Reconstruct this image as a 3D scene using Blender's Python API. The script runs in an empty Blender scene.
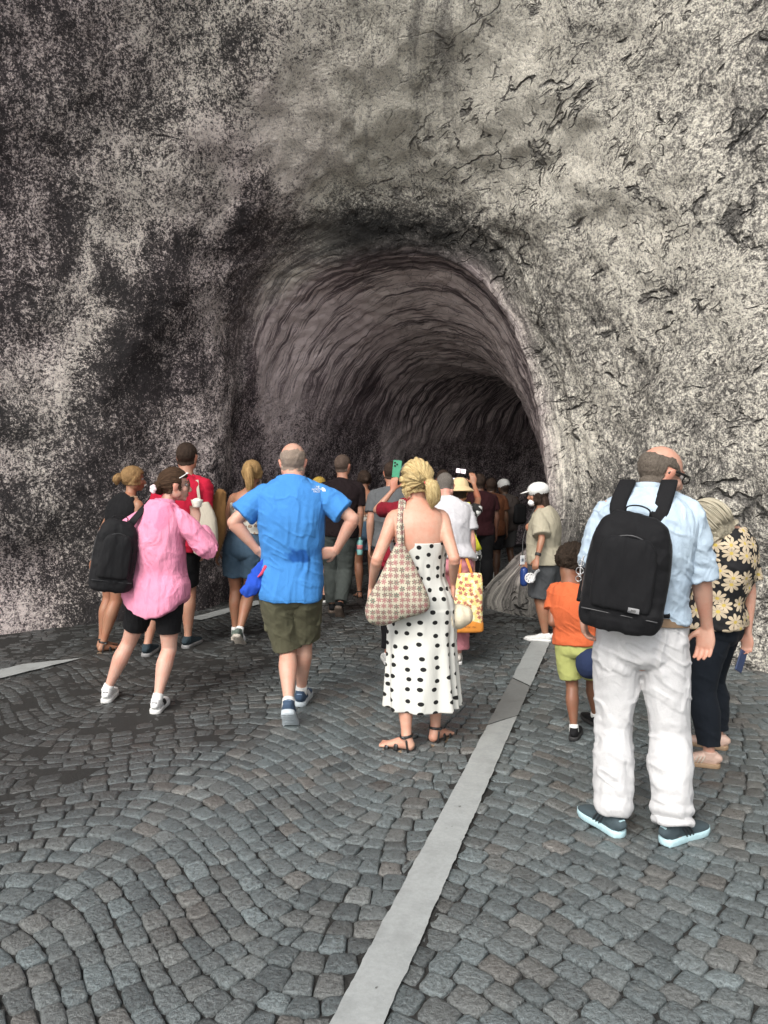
import bpy, math, random
import numpy as np
from mathutils import Vector, Matrix
R = math.radians
rng = np.random.default_rng(7)
random.seed(7)
scene = bpy.context.scene
col = scene.collection

# ------------------------------------------------------------------ camera
F = 773.0; CAMZ = 1.68; PITCH = math.atan(52/773)
cd = bpy.data.cameras.new('camera'); cam = bpy.data.objects.new('camera', cd); col.objects.link(cam)
cam.location = (0, 0, CAMZ); cam.rotation_euler = (R(90)-PITCH, 0, 0)
cd.sensor_fit = 'VERTICAL'; cd.sensor_height = 36; cd.lens = 36*F/1024
cd.clip_start = .05; cd.clip_end = 2000
scene.camera = cam
# ------------------------------------------------------------------ light
w = bpy.data.worlds.new('World'); scene.world = w; w.use_nodes = True
nt = w.node_tree; bg = nt.nodes['Background']
sky = nt.nodes.new('ShaderNodeTexSky'); sky.sky_type = 'NISHITA'; sky.sun_disc = False
sky.sun_elevation = R(44); sky.sun_rotation = R(180+28); sky.air_density = 1.2; sky.dust_density = 3
hs = nt.nodes.new('ShaderNodeHueSaturation'); hs.inputs['Saturation'].default_value = .35
nt.links.new(sky.outputs[0], hs.inputs['Color']); nt.links.new(hs.outputs[0], bg.inputs[0]); bg.inputs[1].default_value = .15
sd = bpy.data.lights.new('sun', 'SUN'); sun = bpy.data.objects.new('sun', sd); col.objects.link(sun)
sd.energy = 1.4; sd.angle = R(30); sd.color = (1, .96, .90)
_az = R(28); _el = R(44)
sdir = Vector((math.sin(_az)*math.cos(_el), math.cos(_az)*math.cos(_el), -math.sin(_el)))   # light travels this way
sun.rotation_euler = sdir.to_track_quat('-Z', 'Y').to_euler(); sun.location = (-4, -8, 9)
vs = scene.view_settings; vs.view_transform = 'Standard'; vs.look = 'None'; vs.gamma = 1; vs.use_curve_mapping = False
vs.exposure = .98
scene.cycles.max_bounces = 6; scene.cycles.diffuse_bounces = 4

# ------------------------------------------------------------------ helpers
_c, _s = math.cos(PITCH), math.sin(PITCH)
def V(px, py, Y):
    """world point that lies Y metres ahead and is seen at that pixel"""
    a = (px-384)/F; b = (512-py)/F
    d = np.array([a, _c + b*_s, b*_c - _s])
    return np.array([0, 0, CAMZ]) + d*(Y/d[1])
def G(px, py, z=0.):
    a = (px-384)/F; b = (512-py)/F
    d = np.array([a, _c + b*_s, b*_c - _s])
    return np.array([0, 0, CAMZ]) + d*((z-CAMZ)/d[2])
def nrm(v):
    v = np.asarray(v, float); return v/(np.linalg.norm(v, axis=-1, keepdims=True)+1e-12)
def ss(a, b, x):
    t = np.clip((x-a)/(b-a), 0, 1); return t*t*(3-2*t)
def vnoise(p, seed=0):
    p = np.asarray(p, float); i = np.floor(p).astype(np.int64); f = p-i; f = f*f*f*(f*(f*6-15)+10)
    def h(a, b, c):
        n = (a*374761393 + b*668265263 + c*2147483647 + seed*1274126177) & 0xffffffff
        n = ((n ^ (n >> 13))*1274126177) & 0xffffffff
        n = ((n ^ (n >> 16))*2246822519) & 0xffffffff
        return ((n >> 8) & 0xffff)/32767.5-1
    x, y, z = i[..., 0], i[..., 1], i[..., 2]; fx, fy, fz = f[..., 0], f[..., 1], f[..., 2]
    r = 0
    for dx in (0, 1):
        for dy in (0, 1):
            for dz in (0, 1):
                r = r + h(x+dx, y+dy, z+dz)*(fx if dx else 1-fx)*(fy if dy else 1-fy)*(fz if dz else 1-fz)
    return r
def fbm(p, oct=4, seed=0, gain=.5):
    p = np.asarray(p, float); r = 0; a = 1
    for o in range(oct):
        r = r + a*vnoise(p*(2**o)+o*17.3, seed+o); a *= gain
    return r
def mkmesh(name, Vt, Fc, smooth=True):
    me = bpy.data.meshes.new(name)
    Vt = np.asarray(Vt, np.float32)
    if isinstance(Fc, np.ndarray) and Fc.ndim == 2:
        n, k = Fc.shape
        me.vertices.add(len(Vt)); me.vertices.foreach_set('co', Vt.ravel())
        me.loops.add(n*k); me.loops.foreach_set('vertex_index', Fc.astype(np.int32).ravel())
        me.polygons.add(n); me.polygons.foreach_set('loop_start', np.arange(0, n*k, k, dtype=np.int32))
        me.update(calc_edges=True); me.validate()
    else:
        me.from_pydata([tuple(map(float, v)) for v in Vt], [], [tuple(map(int, f)) for f in Fc])
    if smooth: me.polygons.foreach_set('use_smooth', [True]*len(me.polygons))
    return me
def setattr_f(me, name, arr, kind='FLOAT'):
    a = me.attributes.new(name, kind, 'POINT')
    if kind == 'FLOAT': a.data.foreach_set('value', np.asarray(arr, np.float32).ravel())
    elif kind == 'FLOAT_VECTOR': a.data.foreach_set('vector', np.asarray(arr, np.float32).ravel())
    else: a.data.foreach_set('color', np.asarray(arr, np.float32).ravel())
def link(name, me, mat=None, parent=None, loc=None):
    o = bpy.data.objects.new(name, me); col.objects.link(o)
    if mat:
        me.materials.append(mat)
        if 'tint' not in me.attributes and any(n.type == 'ATTRIBUTE' and n.attribute_name == 'tint' for n in mat.node_tree.nodes):
            setattr_f(me, 'tint', np.ones((len(me.vertices), 4)), 'FLOAT_COLOR')
    if parent is not None:
        o.parent = parent
    if loc is not None: o.location = loc
    return o
def worldpos(o):
    p = np.zeros(3)
    while o is not None:
        p = p+np.array(o.location); o = o.parent
    return p
def place(name, me, mat, parent):
    """mesh given in world coordinates, parented to a thing whose rotation is zero"""
    if parent is not None:
        off = worldpos(parent); me.transform(Matrix.Translation(Vector(-off)))
    return link(name, me, mat, parent)
def thing(name, label, cat, loc, group=None):
    o = bpy.data.objects.new(name, None); col.objects.link(o); o.location = tuple(loc); o.empty_display_size = .1
    o['label'] = label; o['category'] = cat
    if group: o['group'] = group
    return o
def lathe_origin(o):  # single-mesh thing: move origin to its base
    me = o.data; n = len(me.vertices); c = np.zeros(n*3); me.vertices.foreach_get('co', c); c = c.reshape(-1, 3)
    b = np.array([c[:, 0].mean(), c[:, 1].mean(), c[:, 2].min()])
    me.transform(Matrix.Translation(Vector(-b))); o.location = tuple(b)

class Buf:
    def __init__(s): s.v = []; s.f = []; s.n = 0
    def add(s, v, f):
        v = np.asarray(v, float); s.v.append(v); s.f += [tuple(int(i)+s.n for i in q) for q in f]; s.n += len(v)
    def mesh(s, name, smooth=True): return mkmesh(name, np.vstack(s.v), s.f, smooth)
def crom(P, n):
    """Catmull-Rom resample rows of P with n steps per span"""
    P = np.asarray(P, float)
    if len(P) < 3 or n <= 1:
        if n <= 1: return P
        t = np.linspace(0, 1, n+1)[:, None]
        return np.vstack([P[i]*(1-t[:-1])+P[i+1]*t[:-1] for i in range(len(P)-1)]+[P[-1:]])
    Q = np.vstack([2*P[0]-P[1], P, 2*P[-1]-P[-2]]); out = []
    for i in range(1, len(Q)-2):
        a, b, c, d = Q[i-1], Q[i], Q[i+1], Q[i+2]
        for k in range(n):
            t = k/n
            out.append(.5*((2*b)+(-a+c)*t+(2*a-5*b+4*c-d)*t*t+(-a+3*b-3*c+d)*t**3))
    out.append(P[-1]); return np.array(out)
def tube(buf, pts, rad, side=(1, 0, 0), n=16, sub=3, ex=2., cap=.5, mod=None):
    pts = np.asarray(pts, float); rad = np.asarray(rad, float)
    if rad.ndim == 0: rad = np.full((len(pts), 2), float(rad))
    if rad.ndim == 1: rad = np.stack([rad, rad], 1)
    A = crom(np.hstack([pts, rad]), sub); P = A[:, :3]; Rr = np.maximum(A[:, 3:5], 1e-4)
    T = nrm(np.gradient(P, axis=0))
    if cap > 0:   # rounded ends
        def capr(p, t, r, sgn):
            ps, rs = [], []
            for a in (25, 50, 72, 86):
                ps.append(p+sgn*t*min(r)*cap*math.sin(R(a))); rs.append(r*math.cos(R(a)))
            return ps, rs
        p0, r0 = capr(P[0], T[0], Rr[0], -1); p1, r1 = capr(P[-1], T[-1], Rr[-1], 1)
        P = np.vstack([p0[::-1], P, p1]); Rr = np.vstack([r0[::-1], Rr, r1])
        T = np.vstack([[T[0]]*4, T, [T[-1]]*4])
    S = np.asarray(side, float)
    if S.ndim == 1: S = np.tile(S, (len(P), 1))
    elif len(S) != len(P):
        S = np.array([S[0]]*4+list(crom(S, sub))+[S[-1]]*4) if cap > 0 else crom(S, sub)
    S = nrm(S-T*(S*T).sum(1, keepdims=True)); Fr = np.cross(T, S)
    th = np.linspace(0, 2*math.pi, n, endpoint=False)
    cx = np.sign(np.cos(th))*np.abs(np.cos(th))**(2/ex); cy = np.sign(np.sin(th))*np.abs(np.sin(th))**(2/ex)
    m = len(P)
    vv = P[:, None, :]+S[:, None, :]*(Rr[:, 0, None]*cx)[:, :, None]+Fr[:, None, :]*(Rr[:, 1, None]*cy)[:, :, None]
    vv = vv.reshape(-1, 3); ff = []
    for i in range(m-1):
        for j in range(n):
            k = (j+1) % n; ff.append((i*n+j, i*n+k, (i+1)*n+k, (i+1)*n+j))
    ff.append(tuple(range(n-1, -1, -1))); ff.append(tuple((m-1)*n+j for j in range(n)))
    buf.add(vv, ff)
def ellip(buf, c, r, M=None, n=18):
    th = np.linspace(0, math.pi, n//2+1)[1:-1]; ph = np.linspace(0, 2*math.pi, n, endpoint=False)
    v = [[0, 0, 1]]+[[math.sin(t)*math.cos(p), math.sin(t)*math.sin(p), math.cos(t)] for t in th for p in ph]+[[0, 0, -1]]
    v = np.array(v)*np.asarray(r)
    if M is not None: v = v@np.asarray(M).T
    v = v+np.asarray(c); m = len(th); f = []
    for j in range(n): f.append((0, 1+j, 1+(j+1) % n)); f.append((len(v)-1, 1+(m-1)*n+(j+1) % n, 1+(m-1)*n+j))
    for i in range(m-1):
        for j in range(n): f.append((1+i*n+j, 1+(i+1)*n+j, 1+(i+1)*n+(j+1) % n, 1+i*n+(j+1) % n))
    buf.add(v, f)
def box(buf, c, h, M=None, bev=.0):
    """bevelled box: half sizes h"""
    h = np.asarray(h, float); b = min(bev, min(h)*.9)
    v = []; 
    if b <= 0:
        v = np.array([[x, y, z] for z in (-1, 1) for y in (-1, 1) for x in (-1, 1)])*h
        f = [(0, 2, 3, 1), (4, 5, 7, 6), (0, 1, 5, 4), (2, 6, 7, 3), (0, 4, 6, 2), (1, 3, 7, 5)]
    else:
        f = []; idx = {}
        for sx in (-1, 1):
            for sy in (-1, 1):
                for sz in (-1, 1):
                    for ax in range(3):
                        p = np.array([sx, sy, sz])*(h-b); p[ax] = [sx, sy, sz][ax]*h[ax]
                        idx[(sx, sy, sz, ax)] = len(v); v.append(p)
        v = np.array(v); I = idx
        for s in (-1, 1):
            for ax in range(3):
                o1, o2 = [a for a in range(3) if a != ax]; q = []
                for a, b2 in ((-1, -1), (1, -1), (1, 1), (-1, 1)):
                    k = [0, 0, 0]; k[ax] = s; k[o1] = a; k[o2] = b2; q.append(I[(*k, ax)])
                f.append(tuple(q))
        for ax in range(3):
            o1, o2 = [a for a in range(3) if a != ax]
            for a in (-1, 1):
                for b2 in (-1, 1):
                    k0 = [0, 0, 0]; k0[ax] = -1; k0[o1] = a; k0[o2] = b2; k1 = list(k0); k1[ax] = 1
                    f.append((I[(*k0, o1)], I[(*k1, o1)], I[(*k1, o2)], I[(*k0, o2)]))
        for sx in (-1, 1):
            for sy in (-1, 1):
                for sz in (-1, 1): f.append(tuple(I[(sx, sy, sz, a)] for a in range(3)))
    if M is not None: v = v@np.asarray(M).T
    buf.add(v+np.asarray(c), f)
def get_vf(me):
    n = len(me.vertices); c = np.zeros(n*3, np.float32); me.vertices.foreach_get('co', c)
    q = np.zeros(len(me.loops), np.int32); me.loops.foreach_get('vertex_index', q)
    return c.reshape(-1, 3).astype(float), q
def vnormals(Vt, Q):
    a, b, c, d = (Vt[Q[:, i]] for i in range(4)); fn = np.cross(c-a, d-b)
    N = np.zeros_like(Vt)
    for i in range(4): np.add.at(N, Q[:, i], fn)
    return nrm(N)
def remesh(buf, vox, smooth=2):
    """union every closed piece of buf into one continuous surface"""
    me = buf.mesh('tmp'); o = bpy.data.objects.new('tmp', me); col.objects.link(o)
    m = o.modifiers.new('r', 'REMESH'); m.mode = 'VOXEL'; m.voxel_size = vox; m.adaptivity = 0
    if smooth:
        s = o.modifiers.new('s', 'SMOOTH'); s.factor = .5; s.iterations = smooth
    dg = bpy.context.evaluated_depsgraph_get(); ev = o.evaluated_get(dg); m2 = bpy.data.meshes.new_from_object(ev)
    Vt, q = get_vf(m2)
    bpy.data.objects.remove(o); bpy.data.meshes.remove(me); bpy.data.meshes.remove(m2)
    return Vt, q.reshape(-1, 4)

# ------------------------------------------------------------------ node materials
class NT:
    def __init__(s, name):
        s.m = bpy.data.materials.new(name); s.m.use_nodes = True; s.t = s.m.node_tree; s.n = s.t.nodes; s.b = s.n['Principled BSDF']
    def set(s, sock, v):
        if isinstance(v, bpy.types.NodeSocket): s.t.links.new(v, sock)
        elif v is not None: sock.default_value = v
    def node(s, typ, out=0, **kw):
        n = s.n.new(typ)
        for k, v in kw.items():
            if k[0] == '_':
                k = k[1:]; k = int(k) if k.isdigit() else k
                s.set(n.inputs[k], v)
            else: setattr(n, k, v)
        return n.outputs[out] if out is not None else n
    def math(s, op, a, b=None, c=None, clamp=False):
        n = s.n.new('ShaderNodeMath'); n.operation = op; n.use_clamp = clamp
        for i, v in enumerate((a, b, c)):
            if v is not None: s.set(n.inputs[i], v)
        return n.outputs[0]
    def vmath(s, op, a, b=None, sc=None, out=0):
        n = s.n.new('ShaderNodeVectorMath'); n.operation = op; s.set(n.inputs[0], a)
        if b is not None: s.set(n.inputs[1], b)
        if sc is not None: s.set(n.inputs['Scale'], sc)
        return n.outputs[out]
    def mix(s, f, a, b, typ='RGBA', blend='MIX'):
        n = s.n.new('ShaderNodeMix'); n.data_type = typ; n.blend_type = blend
        i0 = {'RGBA': (0, 6, 7), 'FLOAT': (0, 2, 3)}[typ]
        for i, v in zip(i0, (f, a, b)):
            if isinstance(v, tuple) and len(v) == 3: v = (*v, 1)
            s.set(n.inputs[i], v)
        return n.outputs[2 if typ == 'RGBA' else 0]
    def ramp(s, x, lo, hi, a=0., b=1.):
        n = s.n.new('ShaderNodeMapRange'); s.set(n.inputs[0], x)
        for i, v in zip((1, 2, 3, 4), (lo, hi, a, b)): s.set(n.inputs[i], v)
        n.interpolation_type = 'SMOOTHSTEP'; return n.outputs[0]
    def noise(s, vec, scale, detail=4, rough=.55, dist=0., out=0):
        return s.node('ShaderNodeTexNoise', out, _Vector=vec, _Scale=scale, _Detail=detail, _Roughness=rough, _Distortion=dist)
    def attr(s, name, out=2):
        n = s.n.new('ShaderNodeAttribute'); n.attribute_name = name; return n.outputs[out]
    def bump(s, h, strength=.3, dist=.01, normal=None):
        n = s.n.new('ShaderNodeBump'); s.set(n.inputs['Height'], h); n.inputs['Strength'].default_value = strength; n.inputs['Distance'].default_value = dist
        if normal is not None: s.set(n.inputs['Normal'], normal)
        return n.outputs[0]
    def obj(s): return s.node('ShaderNodeTexCoord', 3)
    def fin(s, col=None, rough=None, normal=None, spec=None, **kw):
        if isinstance(col, tuple) and len(col) == 3: col = (*col, 1)
        s.set(s.b.inputs['Base Color'], col); s.set(s.b.inputs['Roughness'], rough); s.set(s.b.inputs['Normal'], normal)
        s.set(s.b.inputs['Specular IOR Level'], spec)
        for k, v in kw.items(): s.set(s.b.inputs[k.replace('_', ' ')], v)
        return s.m
# ================================================================== the cave shell
def mat_rock():
    t = NT('printed_rock')
    uv = t.attr('suv', 1); dark = t.attr('dark'); grain = t.attr('grain'); streak = t.attr('streak'); crack = t.attr('crack'); pink = t.attr('pink')
    o = t.obj()
    warp = t.noise(o, 1.3, 3, out=1)
    ow = t.vmath('ADD', o, t.vmath('SCALE', warp, sc=.35))
    big = t.noise(ow, .9, 5, .6); med = t.noise(ow, 4.5, 6, .68); fine = t.noise(o, 26., 5, .75); mot = t.noise(ow, 13., 6, .8)
    # streaks that run round the arch
    uw = t.vmath('ADD', uv, t.vmath('SCALE', t.noise(o, .7, 3, out=1), sc=.55))
    st1 = t.noise(t.vmath('MULTIPLY', uw, (.42, 6.5, 1)), 2.0, 6, .66)
    st2 = t.noise(t.vmath('MULTIPLY', uw, (.9, 24., 1)), 2.0, 5, .75)
    # diagonal fissures on the pale side
    dv = t.vmath('MULTIPLY', t.node('ShaderNodeMapping', 0, _Vector=ow, _Rotation=(0, R(32), 0)), (.45, .8, 2.1))
    def fissure(sc, seed, lo, hi, wd):
        vv = t.vmath('ADD', dv, (seed, seed*.7, 0))
        n = t.math('ABSOLUTE', t.math('SUBTRACT', t.noise(vv, sc, 5, .5, 0.), .5))
        wm = t.ramp(t.noise(t.vmath('ADD', ow, (seed, 3, seed)), sc*1.1, 4, .6), lo, hi, 0., wd)
        return t.math('SUBTRACT', 1., t.math('DIVIDE', n, t.math('ADD', wm, .0005)), clamp=True)
    def wedge(sc, seed, lo, hi, wd, dsc=7., dam=.16):
        vv = t.vmath('ADD', t.vmath('ADD', dv, t.vmath('SCALE', t.noise(o, dsc, 4, out=1), sc=dam)), (seed, seed*.3, seed*.7))
        vo = t.node('ShaderNodeTexVoronoi', 'Distance', feature='DISTANCE_TO_EDGE', _Vector=vv, _Scale=sc)
        wm = t.ramp(t.noise(t.vmath('ADD', ow, (seed, 1, seed)), 1.9*sc**.5, 3, .6), lo, hi, 0., wd)
        return t.math('SUBTRACT', 1., t.math('DIVIDE', vo, t.math('ADD', wm, .0004)), clamp=True)
    ck = t.math('MAXIMUM', wedge(1.5, 2., .56, .72, .085), t.math('MAXIMUM', wedge(3.1, 7., .55, .70, .10), t.math('MULTIPLY', wedge(7.5, 13., .52, .68, .12, 16., .09), .55)))
    ck = t.math('MAXIMUM', ck, t.math('MULTIPLY', fissure(.5, 33., .45, .66, .004), .8))
    ck = t.math('POWER', ck, .75)
    # speckle: white grain over black
    g1 = t.noise(ow, 30., 5, .8); g2 = t.noise(o, 70., 3, .8)
    sm = t.noise(ow, 2.2, 4, .6)
    lv = t.noise(t.vmath('MULTIPLY', uw, (3.2, 7.5, 1)), 1.9, 6, .75)
    sp = t.math('ADD', t.math('ADD', t.math('MULTIPLY', g1, .68), t.math('MULTIPLY', g2, .60)), t.math('ADD', t.math('MULTIPLY', med, .28), t.math('MULTIPLY', lv, .32)))
    sp = t.math('ADD', sp, t.math('ADD', t.math('MULTIPLY', t.math('SUBTRACT', big, .5), .12), t.math('MULTIPLY', t.math('SUBTRACT', sm, .5), .24)))
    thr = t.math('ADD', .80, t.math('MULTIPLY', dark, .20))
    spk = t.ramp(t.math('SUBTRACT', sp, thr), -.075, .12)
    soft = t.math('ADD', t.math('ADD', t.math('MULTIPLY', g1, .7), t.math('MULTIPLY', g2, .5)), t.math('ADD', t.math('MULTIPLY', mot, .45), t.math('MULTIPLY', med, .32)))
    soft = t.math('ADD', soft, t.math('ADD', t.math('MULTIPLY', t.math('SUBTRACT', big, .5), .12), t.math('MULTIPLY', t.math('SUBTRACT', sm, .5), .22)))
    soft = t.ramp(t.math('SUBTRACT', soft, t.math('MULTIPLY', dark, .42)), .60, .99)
    tone = t.mix(grain, soft, spk, 'FLOAT')
    stn = t.ramp(t.math('ADD', t.math('MULTIPLY', st1, .75), t.math('MULTIPLY', st2, .45)), .44, .76)
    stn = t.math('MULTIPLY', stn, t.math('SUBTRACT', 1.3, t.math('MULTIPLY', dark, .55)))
    stn = t.math('ADD', stn, t.math('MULTIPLY', t.math('MAXIMUM', t.math('MULTIPLY', dark, -1.), 0.), .35))  # lightens the vault print where little light arrives
    stn = t.math('MULTIPLY', stn, t.ramp(t.math('ADD', t.math('MULTIPLY', st2, .6), t.math('MULTIPLY', st1, .4)), .38, .60, .45, 1.12))
    stn = t.math('ADD', t.math('MULTIPLY', stn, .95), t.math('MULTIPLY', t.math('SUBTRACT', g1, .4), .35))
    drp = t.attr('drape'); dn = t.noise(t.vmath('MULTIPLY', uw, (5.5, .8, 1)), 1.6, 6, .68)
    tone = t.math('MULTIPLY', tone, t.mix(drp, 1., t.ramp(dn, .36, .60, .62, 1.15), 'FLOAT'))
    tone = t.math('MULTIPLY', tone, t.ramp(t.math('ADD', t.math('MULTIPLY', g1, .55), t.math('MULTIPLY', g2, .45)), .38, .60, .62, 1.2))
    tone = t.mix(streak, tone, stn, 'FLOAT')
    tone = t.math('MULTIPLY', tone, t.math('SUBTRACT', 1., t.math('MULTIPLY', ck, t.math('MULTIPLY', crack, .75))))
    tone = t.math('ADD', tone, 0., clamp=True)
    def cr(lo, mid, hi):
        n = t.n.new('ShaderNodeValToRGB'); e = n.color_ramp.elements
        e[0].color = (*lo, 1); e[1].color = (*hi, 1); k = e.new(.5); k.color = (*mid, 1); t.set(n.inputs[0], tone); return n.outputs[0]
    neutral = cr((.03, .029, .028), (.27, .255, .23), (.80, .755, .655))
    mauve = cr((.03, .022, .026), (.25, .195, .205), (.76, .64, .63))
    c = t.mix(pink, neutral, mauve)
    hgt = t.math('ADD', t.math('ADD', t.math('MULTIPLY', med, .8), t.math('MULTIPLY', mot, .5)), t.math('MULTIPLY', g1, .30))
    hgt = t.math('MULTIPLY', hgt, t.math('SUBTRACT', 1., t.math('MULTIPLY', streak, .85)))
    hgt = t.math('SUBTRACT', hgt, t.math('MULTIPLY', ck, crack))
    b = t.bump(hgt, 1., .085)
    return t.fin(c, .62, b, .35)

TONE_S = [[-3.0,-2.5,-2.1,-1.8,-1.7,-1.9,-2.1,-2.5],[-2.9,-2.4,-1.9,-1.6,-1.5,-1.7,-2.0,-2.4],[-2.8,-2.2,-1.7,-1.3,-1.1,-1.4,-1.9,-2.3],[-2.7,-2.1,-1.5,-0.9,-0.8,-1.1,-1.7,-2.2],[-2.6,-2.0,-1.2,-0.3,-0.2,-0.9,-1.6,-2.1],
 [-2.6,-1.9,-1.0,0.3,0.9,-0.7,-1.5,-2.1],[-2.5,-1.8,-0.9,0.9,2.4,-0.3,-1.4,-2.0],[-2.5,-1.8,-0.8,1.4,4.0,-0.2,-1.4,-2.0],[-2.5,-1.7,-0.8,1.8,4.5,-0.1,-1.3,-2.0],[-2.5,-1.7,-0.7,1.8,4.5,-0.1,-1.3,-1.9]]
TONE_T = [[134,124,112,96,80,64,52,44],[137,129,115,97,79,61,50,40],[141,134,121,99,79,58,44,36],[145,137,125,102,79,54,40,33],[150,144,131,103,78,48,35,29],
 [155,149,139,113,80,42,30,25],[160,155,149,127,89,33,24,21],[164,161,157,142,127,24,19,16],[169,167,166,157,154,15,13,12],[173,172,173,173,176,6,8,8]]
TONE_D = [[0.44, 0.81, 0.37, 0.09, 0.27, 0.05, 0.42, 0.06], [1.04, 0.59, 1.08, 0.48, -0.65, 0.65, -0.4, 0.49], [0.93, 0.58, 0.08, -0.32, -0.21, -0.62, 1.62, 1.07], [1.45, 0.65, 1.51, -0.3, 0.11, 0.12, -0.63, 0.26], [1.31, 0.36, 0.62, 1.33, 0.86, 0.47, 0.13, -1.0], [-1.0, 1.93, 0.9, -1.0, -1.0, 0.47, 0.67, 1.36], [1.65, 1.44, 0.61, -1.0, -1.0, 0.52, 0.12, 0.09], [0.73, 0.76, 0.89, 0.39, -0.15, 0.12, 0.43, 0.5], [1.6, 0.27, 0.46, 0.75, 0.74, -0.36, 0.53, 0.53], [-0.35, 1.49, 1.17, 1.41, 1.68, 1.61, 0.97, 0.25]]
def print_light_tone(s, th):
    """how dark the printed rock is, light and shade painted in, laid out over the shell by (distance past the portal, angle round the arch)"""
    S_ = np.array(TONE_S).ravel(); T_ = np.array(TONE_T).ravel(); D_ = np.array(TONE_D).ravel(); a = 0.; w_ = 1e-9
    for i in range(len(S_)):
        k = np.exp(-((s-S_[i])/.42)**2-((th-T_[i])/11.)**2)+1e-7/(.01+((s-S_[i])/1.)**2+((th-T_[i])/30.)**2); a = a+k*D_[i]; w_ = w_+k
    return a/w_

# arch sections along the path: (X, Y, heading to the right in degrees, half width, height)
SEC = np.array([
 (-.55, 2.6, 10, 6.6, 10.5),
 (-.30, 4.6, 12, 5.2, 8.6),
 (-.10, 6.2, 15, 3.85, 6.75),
 (.02, 7.3, 17, 2.75, 5.35),
 (.07, 8.0, 18, 2.16, 4.58),
 (.08, 8.5, 19, 1.95, 4.14),
 (.10, 8.75, 20, 1.83, 3.98),
 (.22, 9.2, 22, 1.78, 3.86),
 (.48, 10.1, 27, 1.78, 3.50),
 (.85, 11.1, 35, 1.76, 3.20),
 (1.38, 12.0, 43, 1.80, 3.02),
 (2.15, 12.9, 52, 1.8, 3.0),
 (3.5, 13.8, 64, 1.8, 3.0),
 (5.4, 14.4, 76, 1.7, 2.9),
 (7.6, 14.6, 84, 1.6, 2.8)])
def build_cave():
    ns = 26; S = crom(SEC, ns); m = len(S)
    # denser where the throat is
    nth = 420
    th = np.linspace(0, math.pi, nth)       # 0 = right base, pi = left base
    ct, st = np.cos(th), np.sin(th)
    hd = np.radians(S[:, 2]); side = np.stack([np.cos(hd), -np.sin(hd), 0*hd], 1)
    ex = (2.25+.45*np.exp(-((S[:, 1]-8.8)/1.)**2))[:, None]
    cx = np.sign(ct)*np.abs(ct)[None]**(2/ex); cz = np.abs(st)[None]**(2/ex)
    C = np.stack([S[:, 0], S[:, 1], 0*S[:, 0]], 1)
    P = C[:, None, :]+side[:, None, :]*(S[:, 3, None]*cx)[:, :, None]+0
    P[:, :, 2] += S[:, 4, None]*cz
    plen = np.concatenate([[0], np.cumsum(np.linalg.norm(np.diff(C, axis=0), axis=1))])
    lip = plen[6*ns]; s = (plen-lip)[:, None]*np.ones((1, nth)); thd = np.degrees(th)[None, :]*np.ones((m, 1))
    z = P[:, :, 2]
    # right-hand foot of the portal spreads into the passage
    spur = np.exp(-((s-.55)/.6)**2)*ss(38, 0, thd)*ss(1.35, .0, z)**1.3
    P -= side[:, None, :]*(spur*.85)[:, :, None]
    lf = np.exp(-((s-.15)/.75)**2)*ss(95, 135, thd); P -= side[:, None, :]*(lf*.20)[:, :, None]; P[:, :, 2] += lf*.10*ss(180, 120, thd)
    # normals (numeric)
    du = np.gradient(P, axis=0); dv = np.gradient(P, axis=1); N = nrm(np.cross(du, dv))
    mid = C[:, None, :]+np.array([0, 0, 1.2]); sg = np.sign((N*(mid-P)).sum(2, keepdims=True)); sg[sg == 0] = 1; N = N*sg  # inward
    flat = P.reshape(-1, 3)
    big = fbm(flat*.55, 3, 3).reshape(m, nth); mid_ = fbm(flat*1.9+9, 4, 11).reshape(m, nth)
    rid = (1-np.abs(fbm(flat*np.array([1.1, 1.1, 1.6])+4, 4, 21))).reshape(m, nth)
    fine = fbm(flat*9, 3, 31).reshape(m, nth)
    front = ss(.3, -1.2, s)
    amp = .10+.10*front
    right = ss(95, 55, thd)
    D = big*amp*.8+mid_*(.03+.0*front)+(rid-.6)*(.04+.03*front*right)+fine*.014
    # outer swelling band around the throat, recess behind its ridge (left and top)
    ridge = np.exp(-((s+1.75+.12*big)/.30)**2)*ss(60, 100, thd)
    D += ridge*.06 - np.exp(-((s+.75)/.55)**2)*.015
    # crisp lip: a roll of cloth just at the portal on the right side and the crown
    lipm = ss(98, 60, thd)
    D += np.exp(-((s-.02)/.07)**2)*.06*lipm
    D += np.exp(-((s+.42)/.05)**2)*.03*ss(85, 50, thd)
    calm = 1-.85*np.exp(-(s/.35)**2)*ss(120, 70, thd); calm = calm*(1-.6*ss(-.2, .3, s)*(1-ss(2.2, 3., s)))
    Dn = big*amp*.8+mid_*(.03+.0*front)+(rid-.6)*(.04+.03*front*right)
    D = D-Dn*(1-calm)
    D *= (.2+.8*ss(0, .6, z))
    P = P+N*D[:, :, None]
    P[:, 0, 2] = -.05; P[:, -1, 2] = -.05
    ij = np.arange(m*nth).reshape(m, nth)
    Q = np.stack([ij[:-1, :-1], ij[1:, :-1], ij[1:, 1:], ij[:-1, 1:]], -1).reshape(-1, 4)
    # outer skin, .45 m thick, so the grotto is a solid mass from outside
    st_i = list(range(0, m, 6))+[m-1]; st_j = list(range(0, nth, 14))+[nth-1]
    st_i = sorted(set(st_i)); st_j = sorted(set(st_j))
    O = (P-N*.55)[np.ix_(st_i, st_j)]; O[:, 0, 2] = -.05; O[:, -1, 2] = -.05
    off = m*nth; kj = np.arange(len(st_i)*len(st_j)).reshape(len(st_i), len(st_j))+off
    Q2 = np.stack([kj[:-1, :-1], kj[:-1, 1:], kj[1:, 1:], kj[1:, :-1]], -1).reshape(-1, 4)
    rim = []
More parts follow.
